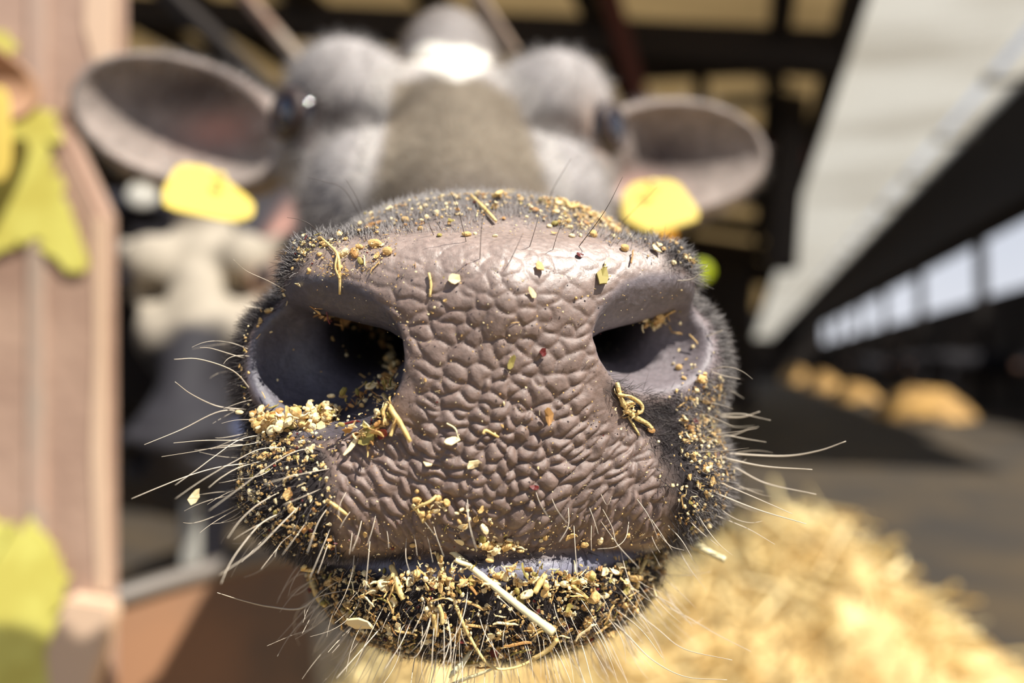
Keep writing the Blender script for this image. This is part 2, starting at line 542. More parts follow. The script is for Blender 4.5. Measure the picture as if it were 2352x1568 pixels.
LOW = []
def build_cow_mesh():
    V, Q = surface_nets(cow_sdf, (-300, -6, -130), (300, 1010, 300), 3.4)
    V = project(cow_sdf, V.astype(np.float32), 2)
    me = mesh_from('cow_body', V, Q)
    LOW.extend([V.copy(), Q])
    bm = bmesh.new(); bm.from_mesh(me)
    for lim, ul in ((75, 95), (70, 92), (38, 70)):
        fs = [f for f in bm.faces if (lambda c: c.y < lim and abs(c.x) < ul and c.z < 70)(f.calc_center_median()) and len(f.verts) == 4]
        es = set(e for f in fs for e in f.edges)
        bmesh.ops.subdivide_edges(bm, edges=list(es), cuts=1, use_grid_fill=True, smooth=0)
    big = [f for f in bm.faces if len(f.verts) > 4]
    bmesh.ops.triangulate(bm, faces=big)
    bm.to_mesh(me); bm.free()
    n = len(me.vertices)
    P = np.empty(n * 3, np.float32); me.vertices.foreach_get('co', P); P = P.reshape(-1, 3)
    nearm = P[:, 1] < 100
    P[nearm] = project(cow_sdf, P[nearm], 3, 1.0)
    G = grad(cow_sdf, P, 0.8)
    N = G / (np.sqrt((G ** 2).sum(1))[:, None] + 1e-9)
    C = loc2cam(P); px, py = cam2px(C)
    au = np.abs(P[:, 0])
    Pa = P.copy(); Pa[:, 0] = au
    cav = nostril(Pa, P[:, 0])
    facing = N[:, 1] < 0.35
    sdp = polysd(px, py, PLANUM)
    wob = (fbm(P / 6.0, 3, 5) - 0.5) * 60
    bare = (1 - sstep(sdp + wob * 0.8, -22, 34)) * (P[:, 1] < 62) * facing
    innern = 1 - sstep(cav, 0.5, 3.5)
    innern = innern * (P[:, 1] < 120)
    # relief of the pad
    fade_top = 1 - 0.60 * sstep(P[:, 2], 4, 20)
    edge = 1 - sstep(sdp, -75, -12)
    edge = np.where(P[:, 2] < -25, 1 - sstep(sdp, -30, 5), edge)
    amp = bare * edge * fade_top * (1 - innern) * (P[:, 2] > -56)
    H = pad_height(P[:, 0] + 0.25 * P[:, 1] * np.sign(P[:, 0]), P[:, 2])
    fine = fbm(P / 1.3, 2, 9) - 0.5
    disp = (0.62 + 0.40 * sstep(-P[:, 2], 2, 24)) * amp * H + 0.16 * fine * bare
    # wrinkles on the bare upper part and shallow lumps elsewhere
    disp += 0.5 * (fbm(P / 5.0, 3, 21) - 0.5) * (P[:, 1] < 90)
    P2 = P + N * disp[:, None]
    # colours of hide, skin and hair (linear)
    def mixc(a, b, t): return a * (1 - t[:, None]) + b * t[:, None]
    n1 = fbm(P / 26.0, 3, 31); n2 = fbm(P / 7.0, 3, 41)
    grey = srgb(160, 154, 151)[None] * (0.75 + 0.5 * n1)[:, None]
    col = np.repeat(grey, 1, 0)
    # darker poll; shade round the left eye painted into the hide
    col = mixc(col, srgb(112, 104, 98)[None] + 0 * col, sstep(P[:, 1], 345, 380) * (au < 70) * 0.9)
    le = np.exp(-(((P[:, 0] + 96) / 26) ** 2 + ((P[:, 2] - 138) / 26) ** 2)) * (P[:, 1] < 350) * (P[:, 1] > 200)
    col = mixc(col, srgb(58, 48, 46)[None] + 0 * col, np.clip(le * 1.3, 0, 0.9))
    # bridge: dull brown
    brown = srgb(116, 106, 92)
    br = (1 - sstep(polysd(px, py, [(905, 195), (1000, 178), (1110, 185), (1190, 230), (1225, 330), (1270, 460), (1270, 640), (830, 640), (840, 470), (880, 330)]) + wob * 0.3, -15, 25)) * (P[:, 1] < 330) * (P[:, 2] > 20)
    col = mixc(col, brown[None] * (0.7 + 0.6 * n2)[:, None], br)
    strip = (1 - sstep(np.abs(polysd(px, py, [(905, 195), (1000, 178), (1110, 185), (1190, 230), (1225, 330), (1270, 460), (1270, 640), (830, 640), (840, 470), (880, 330)]) - 32), 14, 30)) * (P[:, 1] < 330) * (P[:, 1] > 120)
    col = mixc(col, srgb(172, 166, 160)[None] + 0 * col, strip * 0.8)  # bridge sides lighter grey, with their sunlit look painted in
    # darker lower head, cheeks, neck
    dk = sstep(-P[:, 2], -95, -40) * (P[:, 1] > 100)
    col = mixc(col, srgb(70, 64, 66)[None] + 0 * col, dk * 0.8)
    col = mixc(col, srgb(40, 38, 42)[None] + 0 * col, sstep(P[:, 1], 430, 560))
    # ears: rim pale, hollow pinkish, its shade painted in dark
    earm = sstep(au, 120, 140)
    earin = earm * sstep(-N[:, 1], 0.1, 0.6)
    col = mixc(col, srgb(140, 128, 120)[None] * (0.5 + 1.0 * n2)[:, None], earm)
    pink = np.exp(-(((P[:, 0] + 180) / 30) ** 2 + ((P[:, 2] - 165) / 16) ** 2)) + np.exp(-(((P[:, 0] - 165) / 26) ** 2 + ((P[:, 2] - 128) / 14) ** 2))
    col = mixc(col, srgb(190, 140, 125)[None] + 0 * col, np.clip(pink, 0, 1) * earin * 0.8)
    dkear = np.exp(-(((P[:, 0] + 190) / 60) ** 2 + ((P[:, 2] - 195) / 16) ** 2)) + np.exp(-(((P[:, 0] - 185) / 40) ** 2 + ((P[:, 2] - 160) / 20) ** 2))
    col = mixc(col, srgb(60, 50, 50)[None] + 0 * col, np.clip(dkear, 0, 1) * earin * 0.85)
    # around the eyes: brown, tan lid
    ey = (P[:, 0] > 0) * np.exp(-(((au - 98) / 22) ** 2 + ((P[:, 2] - 138) / 24) ** 2)) * (P[:, 1] < 340) * (P[:, 1] > 200)
    col = mixc(col, srgb(150, 120, 98)[None] + 0 * col, np.clip(ey, 0, 1) * 0.8)
    # white star on the forehead
    star = polysd(px, py, [(945, 118), (975, 98), (1010, 100), (1030, 108), (1080, 108), (1128, 132), (1115, 155), (1075, 180), (1050, 185), (1010, 170), (975, 150), (948, 140)])
    col = mixc(col, srgb(246, 240, 228)[None] + 0 * col, (1 - sstep(star, -6, 8)) * (P[:, 1] > 240) * (N[:, 1] < 0.5))
    # muzzle: black hairy skin
    mz = (1 - sstep(P[:, 1] + (n1 - 0.5) * 30, 62, 110)) * (1 - br * sstep(P[:, 1], 50, 80))
    col = mixc(col, srgb(50, 45, 45)[None] * (0.6 + 0.8 * n2)[:, None], mz)
    col = mixc(col, srgb(104, 96, 92)[None] * (0.5 + 1.0 * n2)[:, None], mz * sstep(P[:, 0], 48, 62) * 0.7)
    topm = mz * sstep(P[:, 2], 22, 34)
    col = mixc(col, srgb(96, 88, 84)[None] * (0.5 + 1.0 * n2)[:, None], topm * 0.8)
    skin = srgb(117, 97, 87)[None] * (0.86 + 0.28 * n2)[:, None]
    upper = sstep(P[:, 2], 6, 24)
    skin = mixc(skin, srgb(152, 134, 124)[None] * (0.8 + 0.4 * n2)[:, None], upper * 0.75)  # upper pad lighter: sunlit brightness put into the skin colour
    # groove bottoms a touch darker
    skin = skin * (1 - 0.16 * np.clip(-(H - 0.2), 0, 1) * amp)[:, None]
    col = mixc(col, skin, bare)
    rim = (1 - sstep(np.abs(cav - 2.5), 0, 3.5)) * (P[:, 1] < 80) * (1 - bare)
    col = mixc(col, srgb(128, 112, 106)[None] + 0 * col, rim * 0.75)
    fl = (P[:, 0] > 0) * (1 - bare) * (1 - sstep(np.hypot((P[:, 0] - 60) / 15, (P[:, 2] + 2) / 22), 0.8, 1.15)) * (P[:, 1] < 60)
    col = mixc(col, srgb(138, 126, 126)[None] * (0.8 + 0.4 * n2)[:, None], fl)
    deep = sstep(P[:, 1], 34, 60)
    inn = mixc(np.where(P[:, :1] > 0, srgb(112, 103, 106)[None], srgb(74, 70, 80)[None]), np.repeat(srgb(30, 22, 22)[None], n, 0), deep)  # shade put in the colour: left nostril darker, both darken inward
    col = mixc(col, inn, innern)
    lipm = np.exp(-((P[:, 2] + 60.5) / 2.0) ** 2) * (P[:, 1] < 40) * (au < 50)
    col = mixc(col, srgb(96, 94, 112)[None] + 0 * col, np.clip(lipm, 0, 1))
    wet = np.clip(bare * (0.65 + 0.5 * upper) + 0.75 * innern + lipm, 0, 1)
    W = loc2cam(P2)
    Wd = W @ np.array(CM.to_3x3()).T + np.array(CM.translation)
    me.vertices.foreach_set('co', Wd.astype(np.float32).ravel())
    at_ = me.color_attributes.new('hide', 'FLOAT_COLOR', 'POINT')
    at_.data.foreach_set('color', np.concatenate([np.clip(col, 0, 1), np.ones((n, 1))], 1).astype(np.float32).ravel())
    wa = me.attributes.new('wet', 'FLOAT', 'POINT')
    wa.data.foreach_set('value', wet.astype(np.float32))
    me.update()
    info = dict(P=P, N=N, W=Wd, px=px, py=py, bare=bare, inn=innern, mz=mz, au=au, cav=cav, lip=lipm)
    return me, info

cow_me, INFO = build_cow_mesh()
COW_LOC = tuple(at(1176, 900, 0.55))
cow = empty('cow', COW_LOC)
tag(cow, 'grey cow pushing its bare brown wrinkled nose right up to the viewer', 'cow')
body = link('body', cow_me, M_HIDE, cow)
print('cow verts', len(cow_me.vertices))
NW = INFO['N'] @ np.array([[math.cos(PSI), math.sin(PSI), 0], [-math.sin(PSI), math.cos(PSI), 0], [0, 0, 1]]) @ np.array(CM.to_3x3()).T

# ------------------------------------------------------------------ helpers that need the hide surface
BV = BVHTree.FromPolygons([v.co for v in cow_me.vertices], [p.vertices for p in cow_me.polygons])
CAMP = Vector((0, 0, CAM_H))
def hit(px, py):
    d = (at(px, py, 1.0) - CAMP).normalized()
    loc, nor, i, dist = BV.ray_cast(CAMP, d)
    if loc is None: return None
    if nor.dot(d) > 0: nor = -nor
    return loc, nor
def depth_of(p):
    return (CM.inverted() @ p).y
def hit_near(px, py, cx=1110, cy=980):
    for k in range(60):
        h = hit(px, py)
        if h and depth_of(h[0]) < 0.30: return h[0], h[1], px, py
        px += (cx - px) * 0.03; py += (cy - py) * 0.03
    return None

# ------------------------------------------------------------------ eyes, lids
M_EYE = mat('eye_wet', (0.012, 0.012, 0.02), 0.06, 0.8, coat=1.0)
M_PUP = mat('eye_pupil', (0.002, 0.002, 0.004), 0.05, 0.8)
M_LID = mat('eyelid', tuple(srgb(60, 46, 42)), 0.6)
def l2w(u, v, wz):
    c = loc2cam(np.array([[u, v, wz]], float))[0]
    return CM @ Vector(c)
def ellipsoid_mesh(name, c, r, seg=32, rings=20, rot=None):
    bm = bmesh.new()
    bmesh.ops.create_uvsphere(bm, u_segments=seg, v_segments=rings, radius=1.0)
    M = Matrix.Translation(c) @ (rot.to_4x4() if rot else Matrix.Identity(4)) @ Matrix.Diagonal((*r, 1))
    bmesh.ops.transform(bm, matrix=M, verts=bm.verts)
    me = bpy.data.meshes.new(name); bm.to_mesh(me); bm.free()
    return me
for s in (-1, 1):
    c = l2w(s * 99, 292, 146)
    eye = link('eye', ellipsoid_mesh('eye', c, (0.0175,) * 3), M_EYE, cow)
    th = [math.radians(a) for a in range(0, 361, 15)]
    # lid ring around the ball, on the side the eye looks to
    ax = (l2w(s * 130, 268, 146) - c).normalized()
    q1 = ax.cross(Vector((0, 0, 1))).normalized(); q2 = ax.cross(q1)
    pts = [c + ax * 0.011 + (q1 * math.cos(a) * 0.0165 + q2 * math.sin(a) * 0.0125) for a in th]
    V, Fc = tube(pts, 0.0042, 8, False)
    link('eyelid', mesh_from('eyelid', V, Fc), M_LID, cow)

# ------------------------------------------------------------------ ear tags
M_TAG = mat('tag_yellow', tuple(srgb(232, 206, 104)), 0.28, 0.6, coat=0.4)
M_TAGW = mat('tag_white', tuple(srgb(225, 220, 205)), 0.4, 0.5)
M_TAGG = mat('tag_lime', tuple(srgb(200, 215, 20)), 0.4, 0.5)
def plate(name, pts2, d, thick, m, parent, tilt=(0, 0), bev=0.0012, rnd=1, bend=0.0):
    """plate with the outline pts2 (pixels at depth d); tilt = depth change per metre in x and z"""
    cx = sum(p[0] for p in pts2) / len(pts2); cy = sum(p[1] for p in pts2) / len(pts2)
    P = [Vector(((x - cx) / F * d, 0, (cy - y) / F * d)) for x, y in pts2]
    for _ in range(rnd):                                   # round the corners
        q = []
        for i in range(len(P)):
            a, b = P[i], P[(i + 1) % len(P)]
            q += [a * 0.84 + b * 0.16, a * 0.16 + b * 0.84]
        P = q
    O = Vector(((cx - 1176) / F * d, d, (784 - cy) / F * d))
    fr, bk = [], []
    for p in P:
        y = p.x * tilt[0] + p.z * tilt[1] + bend * (p.x * p.x) 
        fr.append(CM @ (O + Vector((p.x, y, p.z)))); bk.append(CM @ (O + Vector((p.x, y + thick, p.z))))
    n = len(P)
    bm = bmesh.new()
    vf = [bm.verts.new(v) for v in fr]; vb = [bm.verts.new(v) for v in bk]
    bm.faces.new(vf); bm.faces.new(vb[::-1])
    for i in range(n):
        bm.faces.new((vf[i], vb[i], vb[(i + 1) % n], vf[(i + 1) % n]))
    bmesh.ops.recalc_face_normals(bm, faces=bm.faces)
    if bev: bmesh.ops.bevel(bm, geom=[e for e in bm.edges if len(e.link_faces) == 2 and e.calc_face_angle(0) > 1.0], offset=bev, segments=2, affect='EDGES')
    bmesh.ops.triangulate(bm, faces=[f for f in bm.faces if len(f.verts) > 4])
    me = bpy.data.meshes.new(name); bm.to_mesh(me); bm.free()
    return link(name, me, m, parent, smooth=False)
def button(parent, px, py, d, r, m, name='tag_stud'):
    me = ellipsoid_mesh(name, at(px, py, d), (r, r * 0.4, r), 16, 10)
    return link(name, me, m, parent)
t1 = plate('ear_tag', [(392, 366), (462, 372), (580, 462), (584, 500), (545, 517), (392, 486), (376, 440)], 0.448, 0.0022, M_TAG, cow, (0.15, 0.55))
t1['label'] = 'yellow ear tag'
button(t1, 505, 408, 0.4475, 0.004, M_TAG)
t2 = plate('ear_tag', [(1466, 408), (1560, 404), (1602, 488), (1594, 512), (1490, 545), (1428, 505), (1436, 440)], 0.462, 0.0022, M_TAG, cow, (-0.1, 0.5))
t2['label'] = 'yellow ear tag'
button(t2, 1500, 425, 0.4615, 0.004, M_TAG)
plate('tag_pin', [(1505, 520), (1548, 520), (1556, 545), (1530, 566), (1505, 555)], 0.50, 0.004, mat('pin_orange', tuple(srgb(215, 150, 20)), 0.5), t2)
for t in (t1, t2):
    for c in [x for x in bpy.data.objects if x.parent == t]:
        c.matrix_parent_inverse = Matrix.Identity(4)
        c.location = (0, 0, 0)

# ------------------------------------------------------------------ fur
def hair_mat(name, color, rough=0.45):
    return mat(name, color, rough, 0.35)
def hair_object(name, roots, tips, radius, m, parent, label, curl=0.15, K=4):
    n = len(roots)
    hc = bpy.data.hair_curves.new(name)
    hc.add_curves([K] * n)
    r = np.random.default_rng(5)
    D = tips - roots
    off = r.normal(size=(n, 3)) * np.linalg.norm(D, axis=1)[:, None] * curl
    T = np.linspace(0, 1, K)
    pts = roots[:, None, :] + D[:, None, :] * T[None, :, None] + off[:, None, :] * (T * (1 - T) * 2)[None, :, None]
    hc.points.foreach_set('position', pts.astype(np.float32).ravel())
    rad = radius * (1.0 - 0.75 * T ** 1.5)
    hc.points.foreach_set('radius', np.tile(rad, n).astype(np.float32))
    hc.materials.append(m)
    o = bpy.data.objects.new(name, hc)
    COL.objects.link(o)
    o.parent = parent
    o.matrix_parent_inverse = Matrix.Translation(-parent.location)
    tag(o, label, kind='stuff')
    return o
def pick(weight, n):
    w_ = np.clip(weight, 0, None).astype(float)
    return rng.choice(len(w_), n, p=w_ / w_.sum())
P_, N_, W_ = INFO['P'], NW, INFO['W']
VA = np.array([-math.sin(PSI), math.cos(PSI), 0.0])        # back along the head, in world terms
to_cam = np.array(CAMP) - W_
to_cam /= np.linalg.norm(to_cam, axis=1)[:, None]
fac = (N_ * to_cam).sum(1)
def fur(name, wt, n, length, radius, m, label, back=0.6, down=0.2, side=0.0, jit=0.3):
    i = pick(wt, n)
    d = N_[i] * 1.0 + VA[None] * back + np.array([0, 0, -1.0])[None] * down + rng.normal(size=(n, 3)) * jit
    d[:, 0] += side * np.sign(P_[i, 0])
    d /= np.linalg.norm(d, axis=1)[:, None]
    L = length * rng.uniform(0.5, 1.3, n)
    r0 = W_[i] + rng.normal(size=(n, 3)) * 0.0003
    return hair_object(name, r0, r0 + d * L[:, None], radius, m, cow, label)
notbare = (1 - INFO['bare']) * (1 - INFO['inn']) * (1 - np.clip(INFO['lip'] * 1.6, 0, 1))
front = (P_[:, 1] < 105) & (fac > -0.35)
low = P_[:, 2] < -20
area_fix = np.where((P_[:, 1] < 36) & (INFO['au'] < 69), 1.0, 4.0)       # coarser mesh holds fewer vertices per area
M_FD = hair_mat('hair_black', tuple(srgb(46, 40, 40)))
M_FG = hair_mat('hair_grey', tuple(srgb(160, 154, 150)))
M_FB = hair_mat('hair_brown', tuple(srgb(112, 98, 80)))
M_FW = hair_mat('hair_white', tuple(srgb(245, 240, 230)))
wt = notbare * front * area_fix
fur('fur', wt * (P_[:, 2] < 30), 26000, 0.0036, 0.00006, M_FD, 'short black fur round the muzzle', 0.5, 0.35, 0.3)
fur('fur', wt * (P_[:, 2] >= 12), 11000, 0.0030, 0.00006, M_FG, 'short grey fur on top of the muzzle', 0.9, -0.1)
fur('fur', wt * (P_[:, 2] < 30) * (P_[:, 0] > 50), 3000, 0.0038, 0.00006, M_FG, 'dusty grey fur on the right side of the muzzle', 0.5, 0.3, 0.3)
fur('fur', wt * (P_[:, 2] < 20), 2600, 0.0045, 0.00005, hair_mat('hair_dark_grey', tuple(srgb(112, 104, 100))), 'grey hairs among the black muzzle fur', 0.4, 0.4, 0.3)
headm = (P_[:, 1] >= 95) & (P_[:, 1] < 430) & (fac > -0.3)
bridge = headm & (INFO['au'] < 40)
fur('fur', bridge.astype(float), 12000, 0.007, 0.00011, M_FB, 'dull brown fur along the nose bridge', 1.2, 0)
inner_ear = (INFO['au'] > 120) & (INFO['N'][:, 1] < -0.2)
fur('fur', (headm & ~bridge) * np.where(inner_ear, 0.25, 1.0), 16000, 0.009, 0.00014, M_FG, 'pale grey fur of the face and ears', 0.8, 0.2)

# ------------------------------------------------------------------ whiskers (root ... tip, in photograph pixels)
K6 = 2.5375
def c6(*p): return [(300 + x / K6, 950 + y / K6) for x, y in p]
def c7(*p): return [(1000 + x / K6, 950 + y / K6) for x, y in p]
def c2(*p): return [(600 + x / 2.6133, y / 2.6133) for x, y in p]
def c0(*p): return [(x / 2.613, 400 + y / 2.613) for x, y in p]
WH = [
 (c6((800,110),(640,150),(500,240),(380,330),(260,415)), 2.6), (c6((915,190),(760,205),(600,280),(420,385),(260,495)), 2.4),
 (c6((690,280),(520,310),(340,360),(160,430),(5,495)), 3.0), (c6((790,260),(640,310),(530,370),(455,430)), 2.8),
 (c6((1090,190),(960,220),(800,310),(640,430),(455,565)), 2.4), (c6((1165,315),(1000,350),(880,380),(780,410)), 2.2),
 (c6((1120,430),(1010,480),(890,530)), 2.0), (c6((860,455),(740,530),(640,620),(565,725)), 2.8),
 (c6((1000,520),(880,640),(720,800),(515,940)), 3.0), (c6((885,575),(760,640),(640,780),(570,890),(527,990)), 3.2),
 (c6((910,715),(850,790),(760,905)), 2.4), (c6((1040,610),(960,720),(885,820)), 1.8), (c6((1155,540),(1090,640),(1030,810)), 2.4),
 (c6((1165,665),(1110,800),(1045,955)), 2.2), (c6((1160,730),(1120,850),(1090,930)), 2.0), (c6((1265,455),(1220,530),(1212,610)), 1.6),
 (c6((1275,570),(1245,620),(1220,665)), 1.4), (c6((1355,620),(1325,710),(1290,800)), 2.2), (c6((1430,580),(1410,670),(1378,768)), 1.8),
 (c6((1410,720),(1385,850),(1368,1030)), 2.0), (c6((1300,680),(1285,750),(1275,820)), 1.8), (c6((1495,670),(1500,720),(1505,780)), 1.6),
 (c6((1595,720),(1605,840),(1635,945)), 2.0), (c6((1655,700),(1662,760),(1670,825)), 1.6), (c6((1735,710),(1745,780),(1762,865)), 1.6),
 (c6((1772,640),(1785,720),(1825,830)), 1.8), (c6((1950,495),(1975,640),(2005,760)), 1.7), (c6((1690,590),(1730,650),(1780,715)), 1.4),
 (c6((600,155),(430,155),(250,170)), 2.6), (c6((550,185),(400,215),(180,250)), 1.8), (c6((525,-15),(300,90),(80,180)), 2.8),
 (c6((1000,1130),(820,1125),(660,1090),(505,1042)), 3.6), (c6((1080,1235),(940,1290),(795,1352)), 1.6), (c6((1150,1010),(1070,1150),(1000,1280)), 2.6),
 (c0((1490,1300),(1400,1180),(1200,1110),(1045,1110)), 3.4), (c0((1450,1410),(1300,1390),(1150,1320),(1050,1245)), 3.4),
 (c0((1420,1090),(1270,1045),(1200,1040)), 2.4), (c0((1610,640),(1480,580),(1400,510)), 1.8),
 (c6((1300,1130),(1250,1170),(1190,1220)), 2.0), (c6((1300,1230),(1230,1300),(1150,1390)), 3.0), (c6((1490,1210),(1350,1370),(1200,1540)), 3.0),
 (c6((1640,1180),(1580,1330),(1480,1490)), 2.8), (c6((1715,1060),(1700,1160),(1640,1280)), 2.2), (c6((1690,1200),(1700,1290),(1690,1370)), 2.4),
 (c6((1770,1190),(1762,1330),(1755,1480)), 2.8), (c6((1670,1360),(1650,1460),(1630,1600)), 3.0), (c6((1820,1190),(1828,1330),(1825,1480)), 2.4),
 (c6((1840,1170),(1865,1300),(1865,1440)), 2.4), (c6((1900,1280),(1885,1380),(1870,1480)), 2.4),
 (c7((175,480),(200,650),(240,790)), 1.8), (c7((585,430),(610,520),(660,605)), 1.7), (c7((670,480),(710,560),(765,635)), 1.7),
 (c7((785,540),(775,650),(722,748)), 1.9), (c7((895,540),(925,620),(950,700)), 1.8), (c7((970,540),(1030,660),(1060,760),(1180,890)), 1.7),
 (c7((960,455),(1000,530),(1030,480)), 1.4), (c7((1160,480),(1240,590),(1300,730)), 1.8), (c7((1250,600),(1310,690),(1380,795)), 2.0),
 (c7((1120,620),(1110,720),(1050,775),(945,787)), 1.9), (c7((805,640),(815,780),(830,970)), 2.0), (c7((905,650),(908,720),(910,795)), 1.6),
 (c7((1350,650),(1430,730),(1495,835)), 2.4), (c7((1290,700),(1370,770),(1450,795)), 1.8), (c7((1250,710),(1280,760),(1310,810)), 1.6),
 (c7((1240,770),(1280,830),(1310,890)), 1.5), (c7((1460,610),(1550,690),(1650,770)), 2.4), (c7((960,620),(1070,770),(1190,900)), 1.6),
 ([(1680,1042),(1800,1047),(1880,1035),(1943,1013)], 4.6), ([(1650,1045),(1750,1070),(1866,1078)], 4.8), ([(1690,1075),(1760,1110),(1875,1135)], 4.4),
 ([(1640,1130),(1740,1170),(1852,1203)], 4.0), ([(1650,1105),(1740,1145),(1820,1180)], 3.0), ([(1640,955),(1700,958),(1745,945)], 4.4),
 ([(1700,950),(1730,956),(1770,965)], 2.4), ([(1680,1000),(1720,985),(1742,980)], 2.6), ([(1670,1000),(1715,1008),(1760,1015)], 2.6),
 ([(1660,1190),(1720,1215),(1780,1250)], 2.4), ([(1610,775),(1635,768),(1660,758)], 3.4), ([(1630,850),(1660,862),(1700,870)], 2.6),
 ([(1552,645),(1590,640),(1625,610)], 2.6),
 (c7((1340,935),(1480,940),(1605,920)), 1.6), (c7((1200,1040),(1380,1110),(1500,1240)), 2.0), (c7((1370,1130),(1480,1190),(1650,1290),(1840,1385)), 2.4),
 (c7((1120,1120),(1290,1250),(1450,1370),(1730,1435)), 2.8), (c7((1040,1130),(1200,1260),(1325,1425)), 2.8),
 (c7((1010,1190),(1130,1300),(1260,1430),(1450,1530),(1700,1550)), 3.0), (c7((895,1190),(970,1290),(1030,1430)), 2.6),
 (c7((830,1270),(870,1400),(920,1590)), 3.2), (c7((690,1100),(740,1200),(770,1270)), 2.4), (c7((730,1270),(770,1400),(810,1590)), 3.0),
 (c7((630,1260),(660,1420),(680,1590)), 2.8), (c7((370,1070),(380,1160),(430,1190),(470,1180)), 1.8), (c7((440,1240),(510,1290),(530,1340)), 1.8),
 (c7((430,1180),(434,1300),(435,1420)), 2.2), (c7((250,1150),(330,1250),(400,1420)), 2.2), (c7((60,1160),(95,1280),(85,1450)), 2.4),
 (c7((40,1300),(42,1400),(45,1520)), 2.4), (c7((300,1200),(380,1370),(430,1590)), 2.4), (c7((160,1200),(185,1290),(190,1360)), 2.2),
]
DARKW = [
 (c2((1230,1450),(1180,1250),(1130,1140)), 1.7), (c2((1310,1560),(1330,1310),(1400,1190)), 1.7), (c2((1610,1480),(1645,1370),(1670,1270)), 1.7),
 (c2((1490,1568),(1530,1490),(1570,1400)), 1.7), (c2((1750,1500),(1780,1400),(1820,1310)), 1.6), (c2((1900,1480),(2060,1270),(2170,1060)), 2.0),
 (c2((1040,1410),(1010,1350),(985,1290)), 1.5), (c2((620,1330),(580,1200),(510,1080)), 1.7), (c2((1750,1140),(1800,1050),(1860,950)), 1.6),
 (c2((500,1140),(380,1090),(280,1065)), 1.8), (c2((310,1360),(240,1320),(155,1305)), 2.0), (c2((2180,1320),(2290,1210),(2380,1120)), 1.6),
]
M_WH = hair_mat('whisker_pale', tuple(srgb(205, 192, 172)), 0.35)
M_WD = hair_mat('whisker_dark', tuple(srgb(70, 60, 54)), 0.4)
def whisker(pts, wpx, m, fwd):
    h = hit_near(*pts[0])
    if h is None: return
    loc, nor, rx, ry = h
    d0 = depth_of(loc)
    n = len(pts)
    tot = math.dist(pts[0], pts[-1])
    P = [loc - nor * 0.0008]
    if math.dist((rx, ry), pts[0]) > 12: P.append(at(*pts[0], d0 - 0.3 * fwd(tot)))
    for k in range(1, n):
        f = math.dist(pts[0], pts[k]) / max(tot, 1)
        P.append(at(pts[k][0], pts[k][1], d0 - fwd(tot) * min(1, f)))
    S = spline(P, 7)
    L = len(S)
    R = [wpx / 2 / F * d0 * (1 - 0.62 * (i / (L - 1)) ** 1.4) for i in range(L)]
    V, Fc = tube(S, R, 5)
    o = link('whisker', mesh_from('whisker', V, Fc), m, cow)
    return o
NWH = 0
for pts, wpx in WH:
    if NWH >= 88: 
        break
    x0 = pts[0][0]
    f = (lambda L: min(0.018, 0.00008 * L + 0.003)) if x0 < 1450 else (lambda L: min(0.012, 0.00004 * L + 0.001))
    if whisker(pts, wpx, M_WH, f): NWH += 1
for pts, wpx in DARKW:
    if whisker(pts, wpx, M_WD, lambda L: min(0.01, 0.00005 * L + 0.002)):
        NWH += 1
# the last few of the whisker list, and many finer bristles of chin and lip, as one part
fine_r, fine_t, = [], []
for pts, wpx in WH[88:]:
    h = hit_near(*pts[0])
    if h: fine_r.append(np.array(h[0])); fine_t.append(np.array(at(*pts[-1], depth_of(h[0]) - 0.006)))
sel = pick(wt * (P_[:, 2] < -56) * (P_[:, 1] < 60) * (INFO['au'] < 52), 230)
for i in sel:
    d = Vector(N_[i]) * 0.7 + Vector((np.sign(P_[i, 0]) * 0.15 + P_[i, 0] * 0.012, -0.1, -1.0)) + Vector(rng.normal(size=3)) * 0.18
    d.normalize()
    fine_r.append(W_[i]); fine_t.append(W_[i] + np.array(d) * rng.uniform(0.008, 0.02))
sel = pick(wt * (np.abs(P_[:, 0]) > 50) * (P_[:, 2] < 10) * (P_[:, 1] < 90), 60)
for i in sel:
    d = Vector(N_[i]) * 1.0 + Vector((np.sign(P_[i, 0]) * 0.6, -0.05, -0.35)) + Vector(rng.normal(size=3)) * 0.2
    d.normalize()
    fine_r.append(W_[i]); fine_t.append(W_[i] + np.array(d) * rng.uniform(0.006, 0.016))
hair_object('bristles', np.array(fine_r), np.array(fine_t), 0.00011, M_WH, cow, 'fine pale bristles of chin and lips', 0.2, 6)

# ------------------------------------------------------------------ feed and straw on the muzzle
M_CR = [mat('feed_tan', tuple(srgb(222, 186, 122)), 0.7, noise=(900, tuple(srgb(176, 132, 70)), 0.35, 0.75)),
        mat('feed_pale', tuple(srgb(240, 222, 176)), 0.7, noise=(700, tuple(srgb(214, 176, 108)), 0.4, 0.8)),
        mat('feed_amber', tuple(srgb(172, 126, 70)), 0.6),
        mat('seed_husk_red', tuple(srgb(96, 30, 24)), 0.35),
        mat('feed_green', tuple(srgb(150, 136, 70)), 0.7)]
M_STRAW = mat('straw', tuple(srgb(232, 204, 138)), 0.5, noise=(300, tuple(srgb(205, 165, 92)), 0.4, 0.8), bump=(900, 0.0003))
M_STRAWP = mat('straw_pale', tuple(srgb(240, 226, 178)), 0.45)

